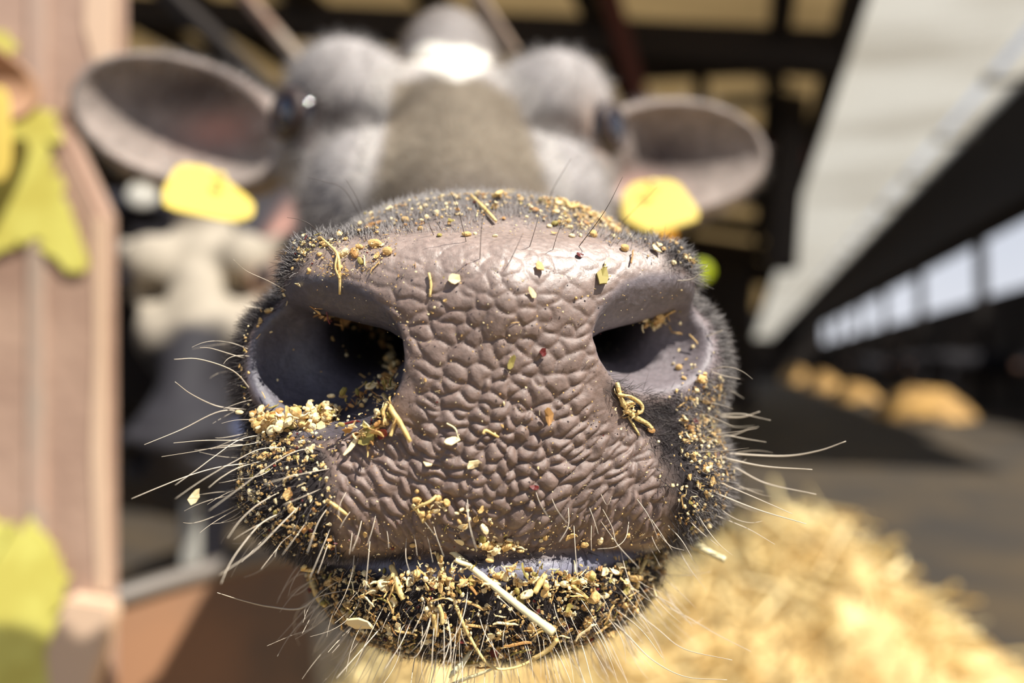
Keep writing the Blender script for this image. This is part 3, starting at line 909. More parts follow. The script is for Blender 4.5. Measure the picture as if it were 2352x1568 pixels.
def crumb_mesh(kind, seed, m):
    r = np.random.default_rng(seed)
    bm = bmesh.new()
    if kind == 'crumb':
        bmesh.ops.create_icosphere(bm, subdivisions=2, radius=1.0)
        k = r.normal(size=(9, 3)); k /= np.linalg.norm(k, axis=1)[:, None]
        a = r.uniform(-0.6, 0.75, 9)
        an = np.array([1.0, r.uniform(0.6, 0.9), r.uniform(0.4, 0.7)])
        for v in bm.verts:
            c = np.array(v.co)
            s = 1 + sum(a[j] * max(0, c @ k[j] - 0.3) for j in range(9)) + r.normal() * 0.06
            v.co = Vector(c * s * an)
    elif kind == 'flake':
        n = 9
        ring = [(math.cos(t) * r.uniform(0.6, 1.1), math.sin(t) * r.uniform(0.35, 0.7)) for t in np.linspace(0, 2 * math.pi, n, endpoint=False)]
        top = [bm.verts.new((x, y, 0.10 + 0.3 * x * x + r.normal() * 0.04)) for x, y in ring]
        bot = [bm.verts.new((x * 1.02, y * 1.02, -0.06 + 0.3 * x * x)) for x, y in ring]
        ct = bm.verts.new((0, 0, 0.16)); cb = bm.verts.new((0, 0, -0.05))
        for i in range(n):
            j = (i + 1) % n
            bm.faces.new((top[i], top[j], ct)); bm.faces.new((bot[j], bot[i], cb)); bm.faces.new((top[i], bot[i], bot[j], top[j]))
    else:                                                   # sliver of stalk, slightly bent
        pts = [Vector((x, 0.16 * x * x * r.uniform(-1, 1), 0.1 * math.sin(2 * x))) for x in np.linspace(-1.3, 1.3, 7)]
        V, Fc = tube(pts, [0.10, 0.14, 0.15, 0.13, 0.15, 0.12, 0.06], 6)
        vs = [bm.verts.new(v) for v in V]
        for f in Fc: bm.faces.new([vs[i] for i in f])
    bmesh.ops.recalc_face_normals(bm, faces=bm.faces)
    me = bpy.data.meshes.new(kind); bm.to_mesh(me); bm.free()
    me.materials.append(m)
    return me
PROT = {}
for k in ('crumb', 'flake', 'sliver'):
    for mi in range(5):
        PROT[(k, mi)] = [crumb_mesh(k, 11 * mi + j, M_CR[mi]) for j in range(2)]

px_, py_ = INFO['px'], INFO['py']
vis = (fac > 0.08) & (P_[:, 1] < 100)
def zone(poly, soft=25): return 1 - sstep(polysd(px_, py_, poly), -soft, soft)
chinz = ((P_[:, 2] < -62.5) & (P_[:, 1] < 62)).astype(float)
topz = ((P_[:, 2] > 22) & (P_[:, 1] > 12)).astype(float) * (P_[:, 1] < 75)
wings = zone([(700, 570), (900, 560), (900, 600), (760, 640), (705, 640)])
topr = zone([(1250, 460), (1400, 470), (1440, 520), (1300, 525)])
leftz = zone([(520, 980), (760, 1010), (780, 1260), (600, 1240), (520, 1100)])
rightz = zone([(1560, 700), (1620, 820), (1690, 1100), (1600, 1230), (1545, 1200), (1560, 1000)])
lipz = zone([(780, 1190), (1500, 1190), (1500, 1262), (820, 1262)], 15) * (P_[:, 2] > -56)
padz = INFO['bare'] * (P_[:, 2] < 20)
rimz = (np.abs(INFO['cav'] - 2.5) < 2.5) * (P_[:, 0] < 0) * 1.0
density = vis * area_fix * (1 - 0.8 * INFO['inn']) * (0.10 * padz + 0.5 * topz + 6.0 * wings + 3.2 * topr + 1.5 * leftz + 1.6 * rightz + 0.9 * lipz + 1.7 * chinz + 0.5 * rimz)
tiny_density = density + vis * area_fix * 0.40 * padz * (1 - 0.8 * INFO['inn'])

def frame_on(i_loc, nor, spin, lift):
    q = nor.to_track_quat('Z', 'Y').to_matrix().to_4x4()
    return Matrix.Translation(i_loc + nor * lift) @ q @ Matrix.Rotation(spin, 4, 'Z')

LAB = {'chin': ('flake of chopped feed caught in the hair of the chin', 'feed flakes caught in the chin hair'),
       'top': ('tan feed crumb resting on top of the muzzle', 'feed crumbs on top of the muzzle'),
       'left': ('golden feed crumb in the black hair left of the mouth', 'feed crumbs in the black hair left of the mouth'),
       'right': ('tan feed crumb in the fur right of the nose', 'feed crumbs in the fur right of the nose'),
       'pad': ('small feed speck stuck on the bare wrinkled nose', 'feed specks on the bare nose'),
       'lip': ('tan feed crumb stuck along the edge of the upper lip', 'feed crumbs along the upper lip')}
idx = pick(density, 280)
n_ind = 0
for i in idx:
    loc = Vector(W_[i]); nor = Vector(N_[i]).normalized()
    u_, v_, w_ = P_[i]
    if w_ < -57: z = 'chin'
    elif w_ > 20: z = 'top'
    elif INFO['bare'][i] > 0.5: z = 'lip' if w_ < -42 else 'pad'
    else: z = 'left' if u_ < 0 else 'right'
    kind = rng.choice(['crumb', 'flake', 'sliver'], p=[0.62, 0.26, 0.12] if z != 'chin' else [0.35, 0.35, 0.30])
    mi = int(rng.choice(5, p=[0.46, 0.32, 0.10, 0.04, 0.08]))
    size = float(np.exp(rng.normal() * 0.28)) * {'pad': 0.00045, 'lip': 0.00075, 'top': 0.00085, 'left': 0.00085, 'right': 0.0009, 'chin': 0.001}[z]
    if kind == 'sliver': size *= 1.7
    if kind == 'flake': size *= 1.25
    o = bpy.data.objects.new({'crumb': 'feed_crumb', 'flake': 'feed_flake', 'sliver': 'stalk_sliver'}[kind], PROT[(kind, mi)][int(rng.integers(2))])
    COL.objects.link(o)
    tl = Matrix.Rotation(rng.normal() * (0.5 if z == 'chin' else 0.15), 4, 'X')
    o.matrix_world = frame_on(loc, nor, rng.uniform(0, 6.28), size * 0.45) @ tl @ Matrix.Diagonal((size, size, size, 1))
    lab, grp = LAB[z]
    tag(o, lab, 'feed crumb', grp)
    n_ind += 1
# everything finer: one dusting of feed
def merged(name, idxs, sizer, mset, label, cat, kinds=('crumb', 'flake', 'sliver'), pk=(0.7, 0.18, 0.12), lift=0.35, lean=0.3, hairlift=0.0):
    base = {}
    for k in kinds:
        for mi in range(5):
            me = PROT[(k, mi)][0]
            v = np.array([x.co for x in me.vertices]); f = [tuple(p.vertices) for p in me.polygons]
            base[(k, mi)] = (v, f)
    ico = bmesh.new(); bmesh.ops.create_icosphere(ico, subdivisions=1, radius=1.0)
    ico.verts.ensure_lookup_table()
    iv = np.array([v.co for v in ico.verts]) * np.array([1, 0.8, 0.7]); iff = [tuple(v.index for v in f.verts) for f in ico.faces]; ico.free()
    ivs = []
    for _ in range(8):
        q = rng.normal(size=3); q /= np.linalg.norm(q)
        ivs.append(iv * (1 + rng.uniform(-0.4, 0.4, (len(iv), 1)) + 0.5 * (iv @ q)[:, None]))
    V, Fc, MI = [], [], []
    off = 0
    for i in idxs:
        k = rng.choice(kinds, p=pk); mi = int(rng.choice(5, p=mset))
        v, f = (ivs[int(rng.integers(8))], iff) if k == 'crumb' else base[(k, mi)]
        s = sizer(i, k)
        nor = Vector(N_[i]).normalized()
        M = frame_on(Vector(W_[i]) + Vector(rng.normal(size=3)) * 0.0002 + nor * rng.uniform(0, hairlift), nor, rng.uniform(0, 6.28), s * lift) @ Matrix.Rotation(rng.normal() * lean, 4, 'X') @ Matrix.Diagonal((s, s, s, 1))
        A = np.array(M)
        V.append(v @ A[:3, :3].T + A[:3, 3])
        Fc += [tuple(a + off for a in q) for q in f]
        MI += [mi] * len(f)
        off += len(v)
    me = mesh_from(name, np.concatenate(V), Fc)
    for m in M_CR: me.materials.append(m)
    me.polygons.foreach_set('material_index', MI)
    o = bpy.data.objects.new(name, me); COL.objects.link(o)
    return tag(o, label, cat, kind='stuff')
merged('feed_dust', pick(tiny_density, 6500), lambda i, k: float(np.exp(rng.normal() * 0.4)) * (0.00014 if INFO['bare'][i] > 0.5 else 0.00040) * (1.6 if k != 'crumb' else 1),
       [0.42, 0.42, 0.08, 0.02, 0.06], 'fine golden feed dust sprinkled over the whole muzzle', 'feed dust', hairlift=0.0015)
merged('chopped_feed', pick(vis * area_fix * chinz, 560), lambda i, k: float(np.exp(rng.normal() * 0.35)) * {'crumb': 0.00055, 'flake': 0.00085, 'sliver': 0.0014}[k],
       [0.42, 0.30, 0.14, 0.02, 0.12], 'chopped feed matted in the hair of the lower lip and chin', 'chopped feed', pk=(0.4, 0.3, 0.3), lean=0.6, hairlift=0.003)

# named pieces
def stalk(name, P, R, label, m=M_STRAW, twigs=(), cat='straw', group=None, n=8, k=8):
    S = spline(P, k)
    L = len(S)
    Rr = np.interp(np.linspace(0, 1, L), np.linspace(0, 1, len(R)), R)
    Rr = Rr * (1 + 0.08 * np.sin(np.arange(L) * 2.1))
    V, Fc = tube(S, Rr, n)
    for tp, tr in twigs:
        v2, f2 = tube(spline(tp, 5), tr, 5)
        o_ = len(V); V = V + v2; Fc = Fc + [tuple(a + o_ for a in q) for q in f2]
    o = link(name, mesh_from(name, V, Fc), m)
    return tag(o, label, cat, group)
mm = 0.001
stalk('straw', [at(1022, 1256, .186), at(1042, 1270, .181), at(1110, 1325, .176), at(1190, 1390, .171), at(1272, 1452, .166)], [0.7*mm, 0.75*mm, 0.85*mm, 0.9*mm, 0.95*mm, 1.1*mm],
      'thick pale straw sticking out of the middle of the mouth', M_STRAWP, twigs=[([at(1080, 1298, .177), at(1060, 1292, .175), at(1046, 1285, .1745)], 0.6*mm)])
stalk('straw', [at(1000, 1258, .186), at(1006, 1278, .181), at(1040, 1370, .177), at(1075, 1455, .176), at(1125, 1528, .177), at(1180, 1533, .178), at(1235, 1508, .178), at(1278, 1472, .176)],
      [0.55*mm, 0.55*mm, 0.5*mm, 0.42*mm, 0.36*mm, 0.3*mm, 0.45*mm, 0.3*mm], 'long thin stalk bending down from the mouth in a hook', M_STRAW,
      twigs=[([at(1222, 1514, .178), at(1240, 1505, .177), at(1262, 1490, .176), at(1280, 1468, .175)], 0.6*mm)])
stalk('straw', [at(1140, 1532, .180), at(1100, 1548, .182), at(1060, 1562, .184), at(1000, 1590, .19)], [0.3*mm, 0.45*mm, 0.5*mm, 0.45*mm], 'thin straw leaving the bottom edge of the frame under the chin', M_STRAWP)
stalk('straw', [at(1086, 1480, .184), at(1072, 1510, .182), at(1045, 1540, .181), at(1032, 1556, .181)], [0.3*mm, 0.6*mm, 0.9*mm, 0.8*mm, 0.2*mm], 'small pale husk dangling below the chin', M_STRAWP)
stalk('straw', [at(1565, 1236, .216), at(1605, 1256, .212), at(1640, 1274, .209), at(1665, 1285, .207)], [0.9*mm, 1.3*mm, 1.0*mm, 1.1*mm], 'short blurred straw poking out of the right corner of the mouth', M_STRAWP)
def surf_stalk(pts, w, lift, label, m=M_STRAW, cat='straw', twigs=()):
    P = []
    for x, y in pts:
        h = hit_near(x, y)
        P.append(h[0] + h[1] * lift)
    tw = []
    for tp in twigs:
        q = []
        for x, y in tp:
            h = hit_near(x, y); q.append(h[0] + h[1] * lift * 1.2)
        tw.append((q, w * 0.4 * mm))
    return stalk('stalk', P, [w * 0.5 * mm, w * 0.6 * mm, w * 0.45 * mm], label, m, twigs=tw, cat=cat, k=4, n=6)
surf_stalk([(742, 555), (775, 585), (782, 620), (785, 672)], 0.7, 0.001, 'thin forked stalk lying on the left wing of the nose', twigs=[[(778, 590), (775, 615), (784, 640)]])
surf_stalk([(888, 915), (905, 938), (925, 975), (946, 1015)], 1.2, 0.0015, 'pale bent stalk standing beside the left nostril', twigs=[[(900, 930), (890, 950), (898, 975)], [(915, 955), (905, 985), (900, 1005)]])
surf_stalk([(1410, 880), (1425, 925), (1450, 955), (1478, 972), (1492, 985)], 1.2, 0.001, 'curly straw strand at the lower edge of the right nostril')
surf_stalk([(1412, 905), (1440, 912), (1462, 928), (1465, 945), (1452, 952)], 0.9, 0.0015, 'looped thin straw at the right nostril')
surf_stalk([(1440, 955), (1452, 975), (1466, 1000)], 0.6, 0.0004, 'fine strand running down the crease under the right nostril')
surf_stalk([(987, 628), (990, 655), (986, 682)], 0.7, 0.0006, 'short upright fibre on the upper left of the nose')
surf_stalk([(1106, 992), (1122, 988), (1145, 1000)], 0.7, 0.0008, 'small curved fibre in the middle of the nose')
surf_stalk([(1027, 970), (1045, 980), (1054, 1005)], 0.4, 0.0005, 'hair-thin arc of straw left of the middle of the nose', M_STRAWP)
surf_stalk([(1083, 458), (1110, 485), (1138, 516)], 1.0, 0.0012, 'straight straw lying on top of the muzzle')
surf_stalk([(1132, 462), (1150, 452), (1176, 448)], 1.2, 0.0014, 'short straw on the crest of the muzzle')
surf_stalk([(1270, 470), (1300, 455), (1325, 440), (1340, 448)], 1.1, 0.0016, 'straw sticking up at the right of the muzzle crest')
surf_stalk([(752, 1145), (775, 1160), (794, 1178)], 0.9, 0.001, 'short straw left of the mouth above the lip')
surf_stalk([(956, 1155), (962, 1180), (978, 1192)], 1.1, 0.0012, 'bent straw chip low on the left of the nose', twigs=[[(960, 1160), (985, 1148), (1000, 1142)], [(975, 1175), (990, 1165), (1005, 1160)]])
surf_stalk([(1222, 1358), (1236, 1335), (1248, 1318)], 1.5, 0.002, 'short stout straw upright on the lower lip')
surf_stalk([(1302, 1340), (1330, 1360), (1350, 1375), (1362, 1370)], 0.9, 0.002, 'curled straw fibre on the right of the lower lip')
surf_stalk([(690, 1340), (700, 1370), (712, 1400), (716, 1430)], 1.8, 0.002, 'ragged straw hanging at the left of the chin')
surf_stalk([(700, 1285), (668, 1310), (650, 1345)], 1.2, 0.003, 'ragged wisp of straw at the left corner of the mouth')
surf_stalk([(905, 1290), (915, 1320), (925, 1350), (935, 1370)], 1.5, 0.0022, 'broken straw standing on the left of the lower lip', twigs=[[(912, 1320), (895, 1335), (880, 1345)]])
surf_stalk([(1470, 1285), (1455, 1315), (1450, 1345)], 1.1, 0.002, 'straw fibre at the right end of the lower lip')
surf_stalk([(1000, 1400), (1005, 1430), (1008, 1445)], 1.4, 0.002, 'fibre bundle in the middle of the chin', twigs=[[(1010, 1380), (1018, 1400), (1020, 1420)]])
def surf_flake(px, py, a, b, ang, label, mi=1, lift=0.0008, tiltx=0.0, cat='feed flake', d=None):
    h = hit_near(px, py)
    o = bpy.data.objects.new('feed_flake', crumb_mesh('flake', int(px), M_CR[mi])); COL.objects.link(o)
    loc, nor = (h[0], h[1]) if d is None else (at(px, py, d), Vector((0.1, -1, 0.1)).normalized())
    q = nor.to_track_quat('Z', 'Y').to_matrix().to_4x4()
    o.matrix_world = Matrix.Translation(loc + nor * lift) @ q @ Matrix.Rotation(math.radians(ang), 4, 'Z') @ Matrix.Rotation(tiltx, 4, 'X') @ Matrix.Diagonal((a * mm, b * mm, min(a, b) * mm, 1))
    return tag(o, label, cat)
surf_flake(1258, 955, 2.4, 2.2, 100, 'amber seed husk right of the middle of the nose', 2, 0.0012)
surf_flake(1380, 640, 3.6, 2.6, 70, 'pale translucent leaf flake on the upper right of the nose', 4)
surf_flake(1392, 608, 2.0, 1.4, 60, 'small pale leaf flake above the translucent one on the nose', 1)
surf_flake(850, 1408, 6.4, 3.6, 10, 'broad flat chip of straw on the left of the chin', 1, 0.004, 0.3)
surf_flake(447, 1140, 2.8, 2.0, 60, 'straw chip caught on the whiskers at the left', 1, 0, 0.2, d=0.190)
surf_flake(815, 1030, 3.2, 1.2, 65, 'grey-green straw sliver below the left nostril', 1, 0.002)
surf_flake(858, 1010, 3.2, 3.4, 60, 'crumpled leaf flake below the left nostril', 4, 0.002, 0.4)
surf_flake(885, 850, 2.6, 1.8, 150, 'translucent grey flake on the inner edge of the left nostril', 1, 0.001, 0.6)
surf_flake(1238, 620, 1.6, 2.2, 100, 'tan husk on the upper middle of the nose', 0, 0.001)
surf_flake(1215, 672, 2.4, 1.4, 130, 'ragged tan flake high on the middle of the nose', 1, 0.001)
surf_flake(1175, 832, 2.2, 1.6, 70, 'green-yellow flake in the middle of the nose', 4, 0.0008)
surf_flake(1042, 645, 1.8, 2.6, 70, 'curled papery flake left of the middle of the nose', 1, 0.001)
surf_flake(1228, 1122, 1.6, 1.1, 170, 'dark red husk low in the middle of the nose', 3, 0.0006)
surf_flake(1245, 810, 1.2, 1.8, 60, 'dark red husk in the middle of the nose', 3, 0.0006)
surf_flake(1330, 588, 1.2, 1.4, 0, 'dark red husk high on the right of the nose', 3, 0.0006)
surf_flake(985, 1070, 1.6, 2.4, 80, 'upright pale chip low on the left of the nose', 1, 0.001)
surf_flake(1038, 1018, 2.4, 2.0, 20, 'yellow curled flake with a dark red speck under it', 1, 0.001)
surf_flake(1085, 1062, 2.0, 2.2, 20, 'pale crumbly flake low in the middle of the nose', 1, 0.001)
# ridge of packed meal along the lower rim of the left nostril, and litter inside it
def clump(name, pts, n, spread, size, label, mats_p, kinds_p=(0.6, 0.25, 0.15), cat='feed clump'):
    anchors = []
    for x, y in pts:
        h = hit_near(x, y)
        if h: anchors.append((h[0], h[1]))
    V, Fc, MI, off = [], [], [], 0
    for k in range(n):
        a = rng.uniform(0, len(anchors) - 1.001); i = int(a); f = a - i
        loc = anchors[i][0].lerp(anchors[i + 1][0], f); nor = (anchors[i][1] + anchors[i + 1][1]).normalized()
        loc = loc + Vector(rng.normal(size=3)) * spread * mm + nor * abs(rng.normal()) * spread * mm * 0.6
        kd = rng.choice(['crumb', 'flake', 'sliver'], p=kinds_p); mi = int(rng.choice(5, p=mats_p))
        me = PROT[(kd, mi)][k % 2]
        s = size * mm * math.exp(rng.normal() * 0.35) * (1.5 if kd != 'crumb' else 1)
        R = Matrix.Rotation(rng.uniform(0, 6.3), 4, 'X') @ Matrix.Rotation(rng.uniform(0, 6.3), 4, 'Y')
        M = Matrix.Translation(loc) @ R @ Matrix.Diagonal((s, s, s, 1))
        for v in me.vertices: V.append(M @ v.co)
        for p in me.polygons: Fc.append(tuple(off + q for q in p.vertices)); MI.append(mi)
        off += len(me.vertices)
    me = mesh_from(name, V, Fc)
    for m in M_CR: me.materials.append(m)
    me.polygons.foreach_set('material_index', MI)
    o = bpy.data.objects.new(name, me); COL.objects.link(o)
    return tag(o, label, cat, kind='stuff')
clump('feed_clump', [(608, 965), (640, 975), (690, 975), (740, 968), (760, 962)], 380, 1.9, 0.85, 'packed ridge of yellow meal on the lower rim of the left nostril', [0.4, 0.5, 0.06, 0, 0.04])
clump('feed_clump', [(770, 955), (820, 930), (870, 900), (905, 880)], 90, 2.0, 0.7, 'loose chaff lying inside the bottom of the left nostril', [0.45, 0.1, 0.3, 0.05, 0.10], (0.3, 0.3, 0.4))
clump('feed_clump', [(800, 990), (850, 1000), (870, 980), (900, 940)], 70, 1.8, 0.8, 'crumpled chaff hanging below the left nostril', [0.35, 0.3, 0.15, 0.06, 0.14], (0.3, 0.35, 0.35))
clump('feed_clump', [(730, 700), (770, 728), (820, 745), (870, 770)], 110, 1.5, 0.6, 'brown chaff under the left wing of the nose', [0.3, 0.1, 0.5, 0.05, 0.05], (0.3, 0.2, 0.5))
clump('feed_clump', [(890, 800), (905, 850), (908, 900)], 50, 0.9, 0.7, 'yellow chaff on the inner edge of the left nostril', [0.4, 0.3, 0.2, 0.05, 0.05])
clump('feed_clump', [(1480, 735), (1510, 735), (1525, 715)], 60, 1.2, 0.7, 'pale chaff under the right wing of the nose', [0.5, 0.4, 0.05, 0, 0.05])
clump('feed_clump', [(1410, 890), (1430, 930), (1460, 960)], 50, 1.0, 0.6, 'pale chaff at the lower edge of the right nostril', [0.5, 0.4, 0.05, 0, 0.05], (0.3, 0.2, 0.5))
clump('feed_clump', [(840, 1330), (900, 1334), (1000, 1326), (1080, 1328), (1180, 1330), (1280, 1326), (1360, 1336), (1480, 1322)], 420, 1.7, 0.75, 'band of chopped feed packed along the lower lip', [0.42, 0.44, 0.08, 0.01, 0.05], (0.4, 0.25, 0.35))
clump('feed_clump', [(1060, 1170), (1120, 1195), (1000, 1150), (960, 1170)], 60, 1.6, 0.6, 'crumbs gathered above the lip left of the middle', [0.5, 0.4, 0.05, 0, 0.05])
clump('feed_clump', [(1100, 1245), (1130, 1250), (1190, 1250)], 70, 1.0, 0.7, 'crumbs gathered on the edge of the upper lip', [0.5, 0.4, 0.05, 0, 0.05])
print('individual crumbs', n_ind, 'whiskers', NWH)


# ------------------------------------------------------------------ the barn: axes along (s) and across (a) the feed alley
TH = math.radians(18.8)
Ds = Vector((math.sin(TH), math.cos(TH), 0)); Na = Vector((math.cos(TH), -math.sin(TH), 0))
def bp(s, a, h): return Ds * s + Na * a + Vector((0, 0, h))
def bbox(s0, s1, a0, a1, h0, h1): return (bp(s0, a0, h0), Ds * (s1 - s0), Na * (a1 - a0), Vector((0, 0, h1 - h0)))
def ray_dir(px, py): return at(px, py, 1.0) - CAMP

M_FLOOR = mat('alley_concrete', tuple(srgb(46, 40, 33)), 0.85, noise=(1.6, tuple(srgb(74, 60, 38)), 0.4, 0.7), bump=(30, 0.01))  # dark all over, standing in for shade on the alley floor
M_DARK = mat('dark_timber', tuple(srgb(34, 26, 20)), 0.9)
M_ROOFD = mat('roof_underside', tuple(srgb(30, 24, 20)), 0.9, noise=(2, tuple(srgb(38, 32, 26)), 0.4, 0.6))
M_ROOFL = mat('roof_sheet', tuple(srgb(150, 132, 96)), 0.9, noise=(3, tuple(srgb(120, 104, 74)), 0.4, 0.6))
M_RED = mat('red_oxide_steel', tuple(srgb(84, 36, 22)), 0.6)
M_GUTTER = mat('gutter_cream', tuple(srgb(214, 206, 186)), 0.6, noise=(3, tuple(srgb(190, 180, 158)), 0.4, 0.7))

def structure(name, me, m):
    return tag(link(name, me, m, smooth=False), kind='structure')
fl = boxes_mesh('floor', [bbox(-4, 70, -14, 14, -0.2, 0.0)])
structure('floor', fl, M_FLOOR)

# translucent corrugated roof strip over the edge of the alley
def translucent_mat(name='translucent_sheet', ca=(0.70, 0.68, 0.63), cb=(0.82, 0.81, 0.77)):
    m = bpy.data.materials.new(name); m.use_nodes = True
    t = m.node_tree; t.nodes.clear()
    o = t.nodes.new('ShaderNodeOutputMaterial'); mx = t.nodes.new('ShaderNodeMixShader')
    d = t.nodes.new('ShaderNodeBsdfDiffuse'); tr = t.nodes.new('ShaderNodeBsdfTranslucent')
    co = t.nodes.new('ShaderNodeTexCoord'); n = t.nodes.new('ShaderNodeTexNoise'); n.inputs['Scale'].default_value = 0.9
    n.inputs['Detail'].default_value = 4
    r = t.nodes.new('ShaderNodeValToRGB')
    r.color_ramp.elements[0].position = 0.33; r.color_ramp.elements[0].color = (*ca, 1)
    r.color_ramp.elements[1].position = 0.55; r.color_ramp.elements[1].color = (*cb, 1)
    mp = t.nodes.new('ShaderNodeMapping'); mp.inputs['Rotation'].default_value = (0, 0, TH)
    mp.inputs['Scale'].default_value = (0.5, 1.4, 1)
    t.links.new(co.outputs['Object'], mp.inputs[0]); t.links.new(mp.outputs[0], n.inputs['Vector'])
    t.links.new(n.outputs['Fac'], r.inputs[0])
    t.links.new(r.outputs[0], d.inputs[0]); t.links.new(r.outputs[0], tr.inputs[0])
    mx.inputs[0].default_value = 0.68
    t.links.new(d.outputs[0], mx.inputs[1]); t.links.new(tr.outputs[0], mx.inputs[2]); t.links.new(mx.outputs[0], o.inputs[0])
    return m
M_TRANS = translucent_mat()
def corrugated(name, s0, s1, aa, hh, pitch, amp, m, along='s', thick=0.003):
    """sheet spanning a in aa, h(a) linear in hh, waves running with s"""
    n = int((s1 - s0) / pitch * 6)
    V, Fc = [], []
    for side in (0, 1):
        for i in range(n + 1):
            s_ = s0 + (s1 - s0) * i / n
            dz = amp * math.sin(2 * math.pi * s_ / pitch) + side * thick
            V.append(bp(s_, aa[0], hh[0] + dz)); V.append(bp(s_, aa[1], hh[1] + dz))
    o = 2 * (n + 1)
    for i in range(n):
        a = 2 * i
        Fc.append((a, a + 1, a + 3, a + 2)); Fc.append((o + a, o + a + 2, o + a + 3, o + a + 1))
        Fc.append((a, a + 2, o + a + 2, o + a)); Fc.append((a + 1, o + a + 1, o + a + 3, a + 3))
    return mesh_from(name, V, Fc)
rs = link('translucent_roof_strip', corrugated('strip', 2.6, 62, (0.74, 1.93), (3.40, 3.40), 0.15, 0.018, M_TRANS, thick=0.002), M_TRANS, smooth=False)
tag(rs, kind='structure')
gut = empty('roof_gutter', bp(2.6, 2.07, 3.36))
tag(gut, 'long cream gutter board running along the right edge of the pale roof strip', 'gutter')
gm = boxes_mesh('gutter_board', [bbox(2.6, 62, 1.97, 2.20, 3.34, 3.37), bbox(2.6, 62, 2.19, 2.20, 3.37, 3.42)], 0)
gb = link('gutter_board', gm, M_TRANS, gut, smooth=False)
br = boxes_mesh('gutter_bracket', [bbox(0, 0.06, 1.90, 2.26, 3.325, 3.40)], 0)
for k in range(14):
    o = bpy.data.objects.new('gutter_bracket', br)
    if k == 0: br.materials.append(mat('bracket_grey', tuple(srgb(120, 112, 98)), 0.7))
    COL.objects.link(o); o.parent = gut
    o.matrix_parent_inverse = Matrix.Translation(-gut.location)
    o.location = Ds * (3.4 + 1.55 * k)
gm2 = boxes_mesh('eave_beam', [bbox(2.6, 62, 0.62, 0.74, 3.22, 3.44)])
structure('trim_1', gm2, M_DARK)

# left roof over the cows: sheet, purlins along, rafters across
RL = ((0.66, 3.5), (-9.0, 5.6))
M_ROOFL = translucent_mat('translucent_old_sheet', (0.40, 0.33, 0.22), (0.48, 0.40, 0.27))
structure('ceiling', boxes_mesh('ceiling_sheet', [(bp(2.6, RL[1][0], RL[1][1]), Ds * 30, Na * (RL[0][0] - RL[1][0]) + Vector((0, 0, RL[0][1] - RL[1][1])), Vector((0, 0, 0.05)))]), M_ROOFL)
def roof_h(a): return RL[0][1] + (a - RL[0][0]) / (RL[1][0] - RL[0][0]) * (RL[1][1] - RL[0][1])
slope = (Na * (RL[0][0] - RL[1][0]) + Vector((0, 0, RL[0][1] - RL[1][1])))
rbox = []
def timber(name, boxes, m, label, cat, group):
    return tag(link(name, boxes_mesh(name, boxes), m, smooth=False), label, cat, group)
for k in range(6):
    a = 0.2 - 1.35 * k
    timber('roof_purlin', [(bp(2.6, a, roof_h(a) - 0.24), Ds * 30, Na * 0.14, Vector((0, 0, 0.22)))], M_DARK,
           'dark purlin running back under the barn roof above the cows', 'roof beam', 'dark purlins under the barn roof')
for k in range(7):
    s_ = 5.2 + 2.3 * k
    red = k in (1,)
    timber('roof_rafter', [(bp(s_, RL[1][0], RL[1][1] - 0.42), Ds * 0.2, slope, Vector((0, 0, 0.28)))], M_RED if red else M_DARK,
           'reddish steel rafter across the barn roof behind the right ear' if red else 'dark rafter crossing under the barn roof above the cows', 'roof beam',
           None if red else 'dark rafters under the barn roof')
# a leaning red brace seen above the right ear
def strut(name, p, q, w_, m, label, cat, group=None):
    V, Fc = tube([p, q], w_ / 2, 4)
    return tag(link(name, mesh_from(name, V, Fc), m, smooth=False), label, cat, group)
strut('steel_brace', at(1385, -60, 4.6), at(1490, 300, 5.4), 0.16, M_RED, 'dark red steel brace leaning behind the right brow of the cow', 'steel brace')
strut('roof_post', at(1605, -60, 6.0), at(1612, 420, 6.0), 0.16, M_DARK, 'dark upright post behind the right ear', 'post')
strut('roof_post', at(1835, -60, 6.5), at(1790, 620, 6.5), 0.34, M_DARK, 'wide dark post left of the pale roof strip', 'post')
strut('rail', at(1380, 20, 5.6), at(1900, 8, 6.0), 0.14, M_DARK, 'dark cross rail high above the right ear', 'rail')
strut('rail', at(1380, 172, 5.8), at(1860, 150, 6.2), 0.16, M_DARK, 'dark cross rail just above the right ear', 'rail')
M_BARGREY = mat('galvanised_bar', tuple(srgb(150, 134, 116)), 0.5, noise=(9, tuple(srgb(118, 84, 62)), 0.45, 0.7))
strut('headlock_bar', at(1050, -80, 0.80), at(1180, 122, 0.80), 0.019, M_BARGREY, 'rusty galvanised fence bar leaning down behind the poll of the cow', 'fence bar')
strut('headlock_bar', at(520, -60, 1.10), at(760, 225, 1.05), 0.022, M_BARGREY, 'thin grey fence bar slanting down to the left brow of the cow', 'fence bar')
strut('headlock_bar', at(330, -70, 1.6), at(620, 215, 1.6), 0.05, M_DARK, 'dark slanting fence bar above the left ear', 'fence bar')

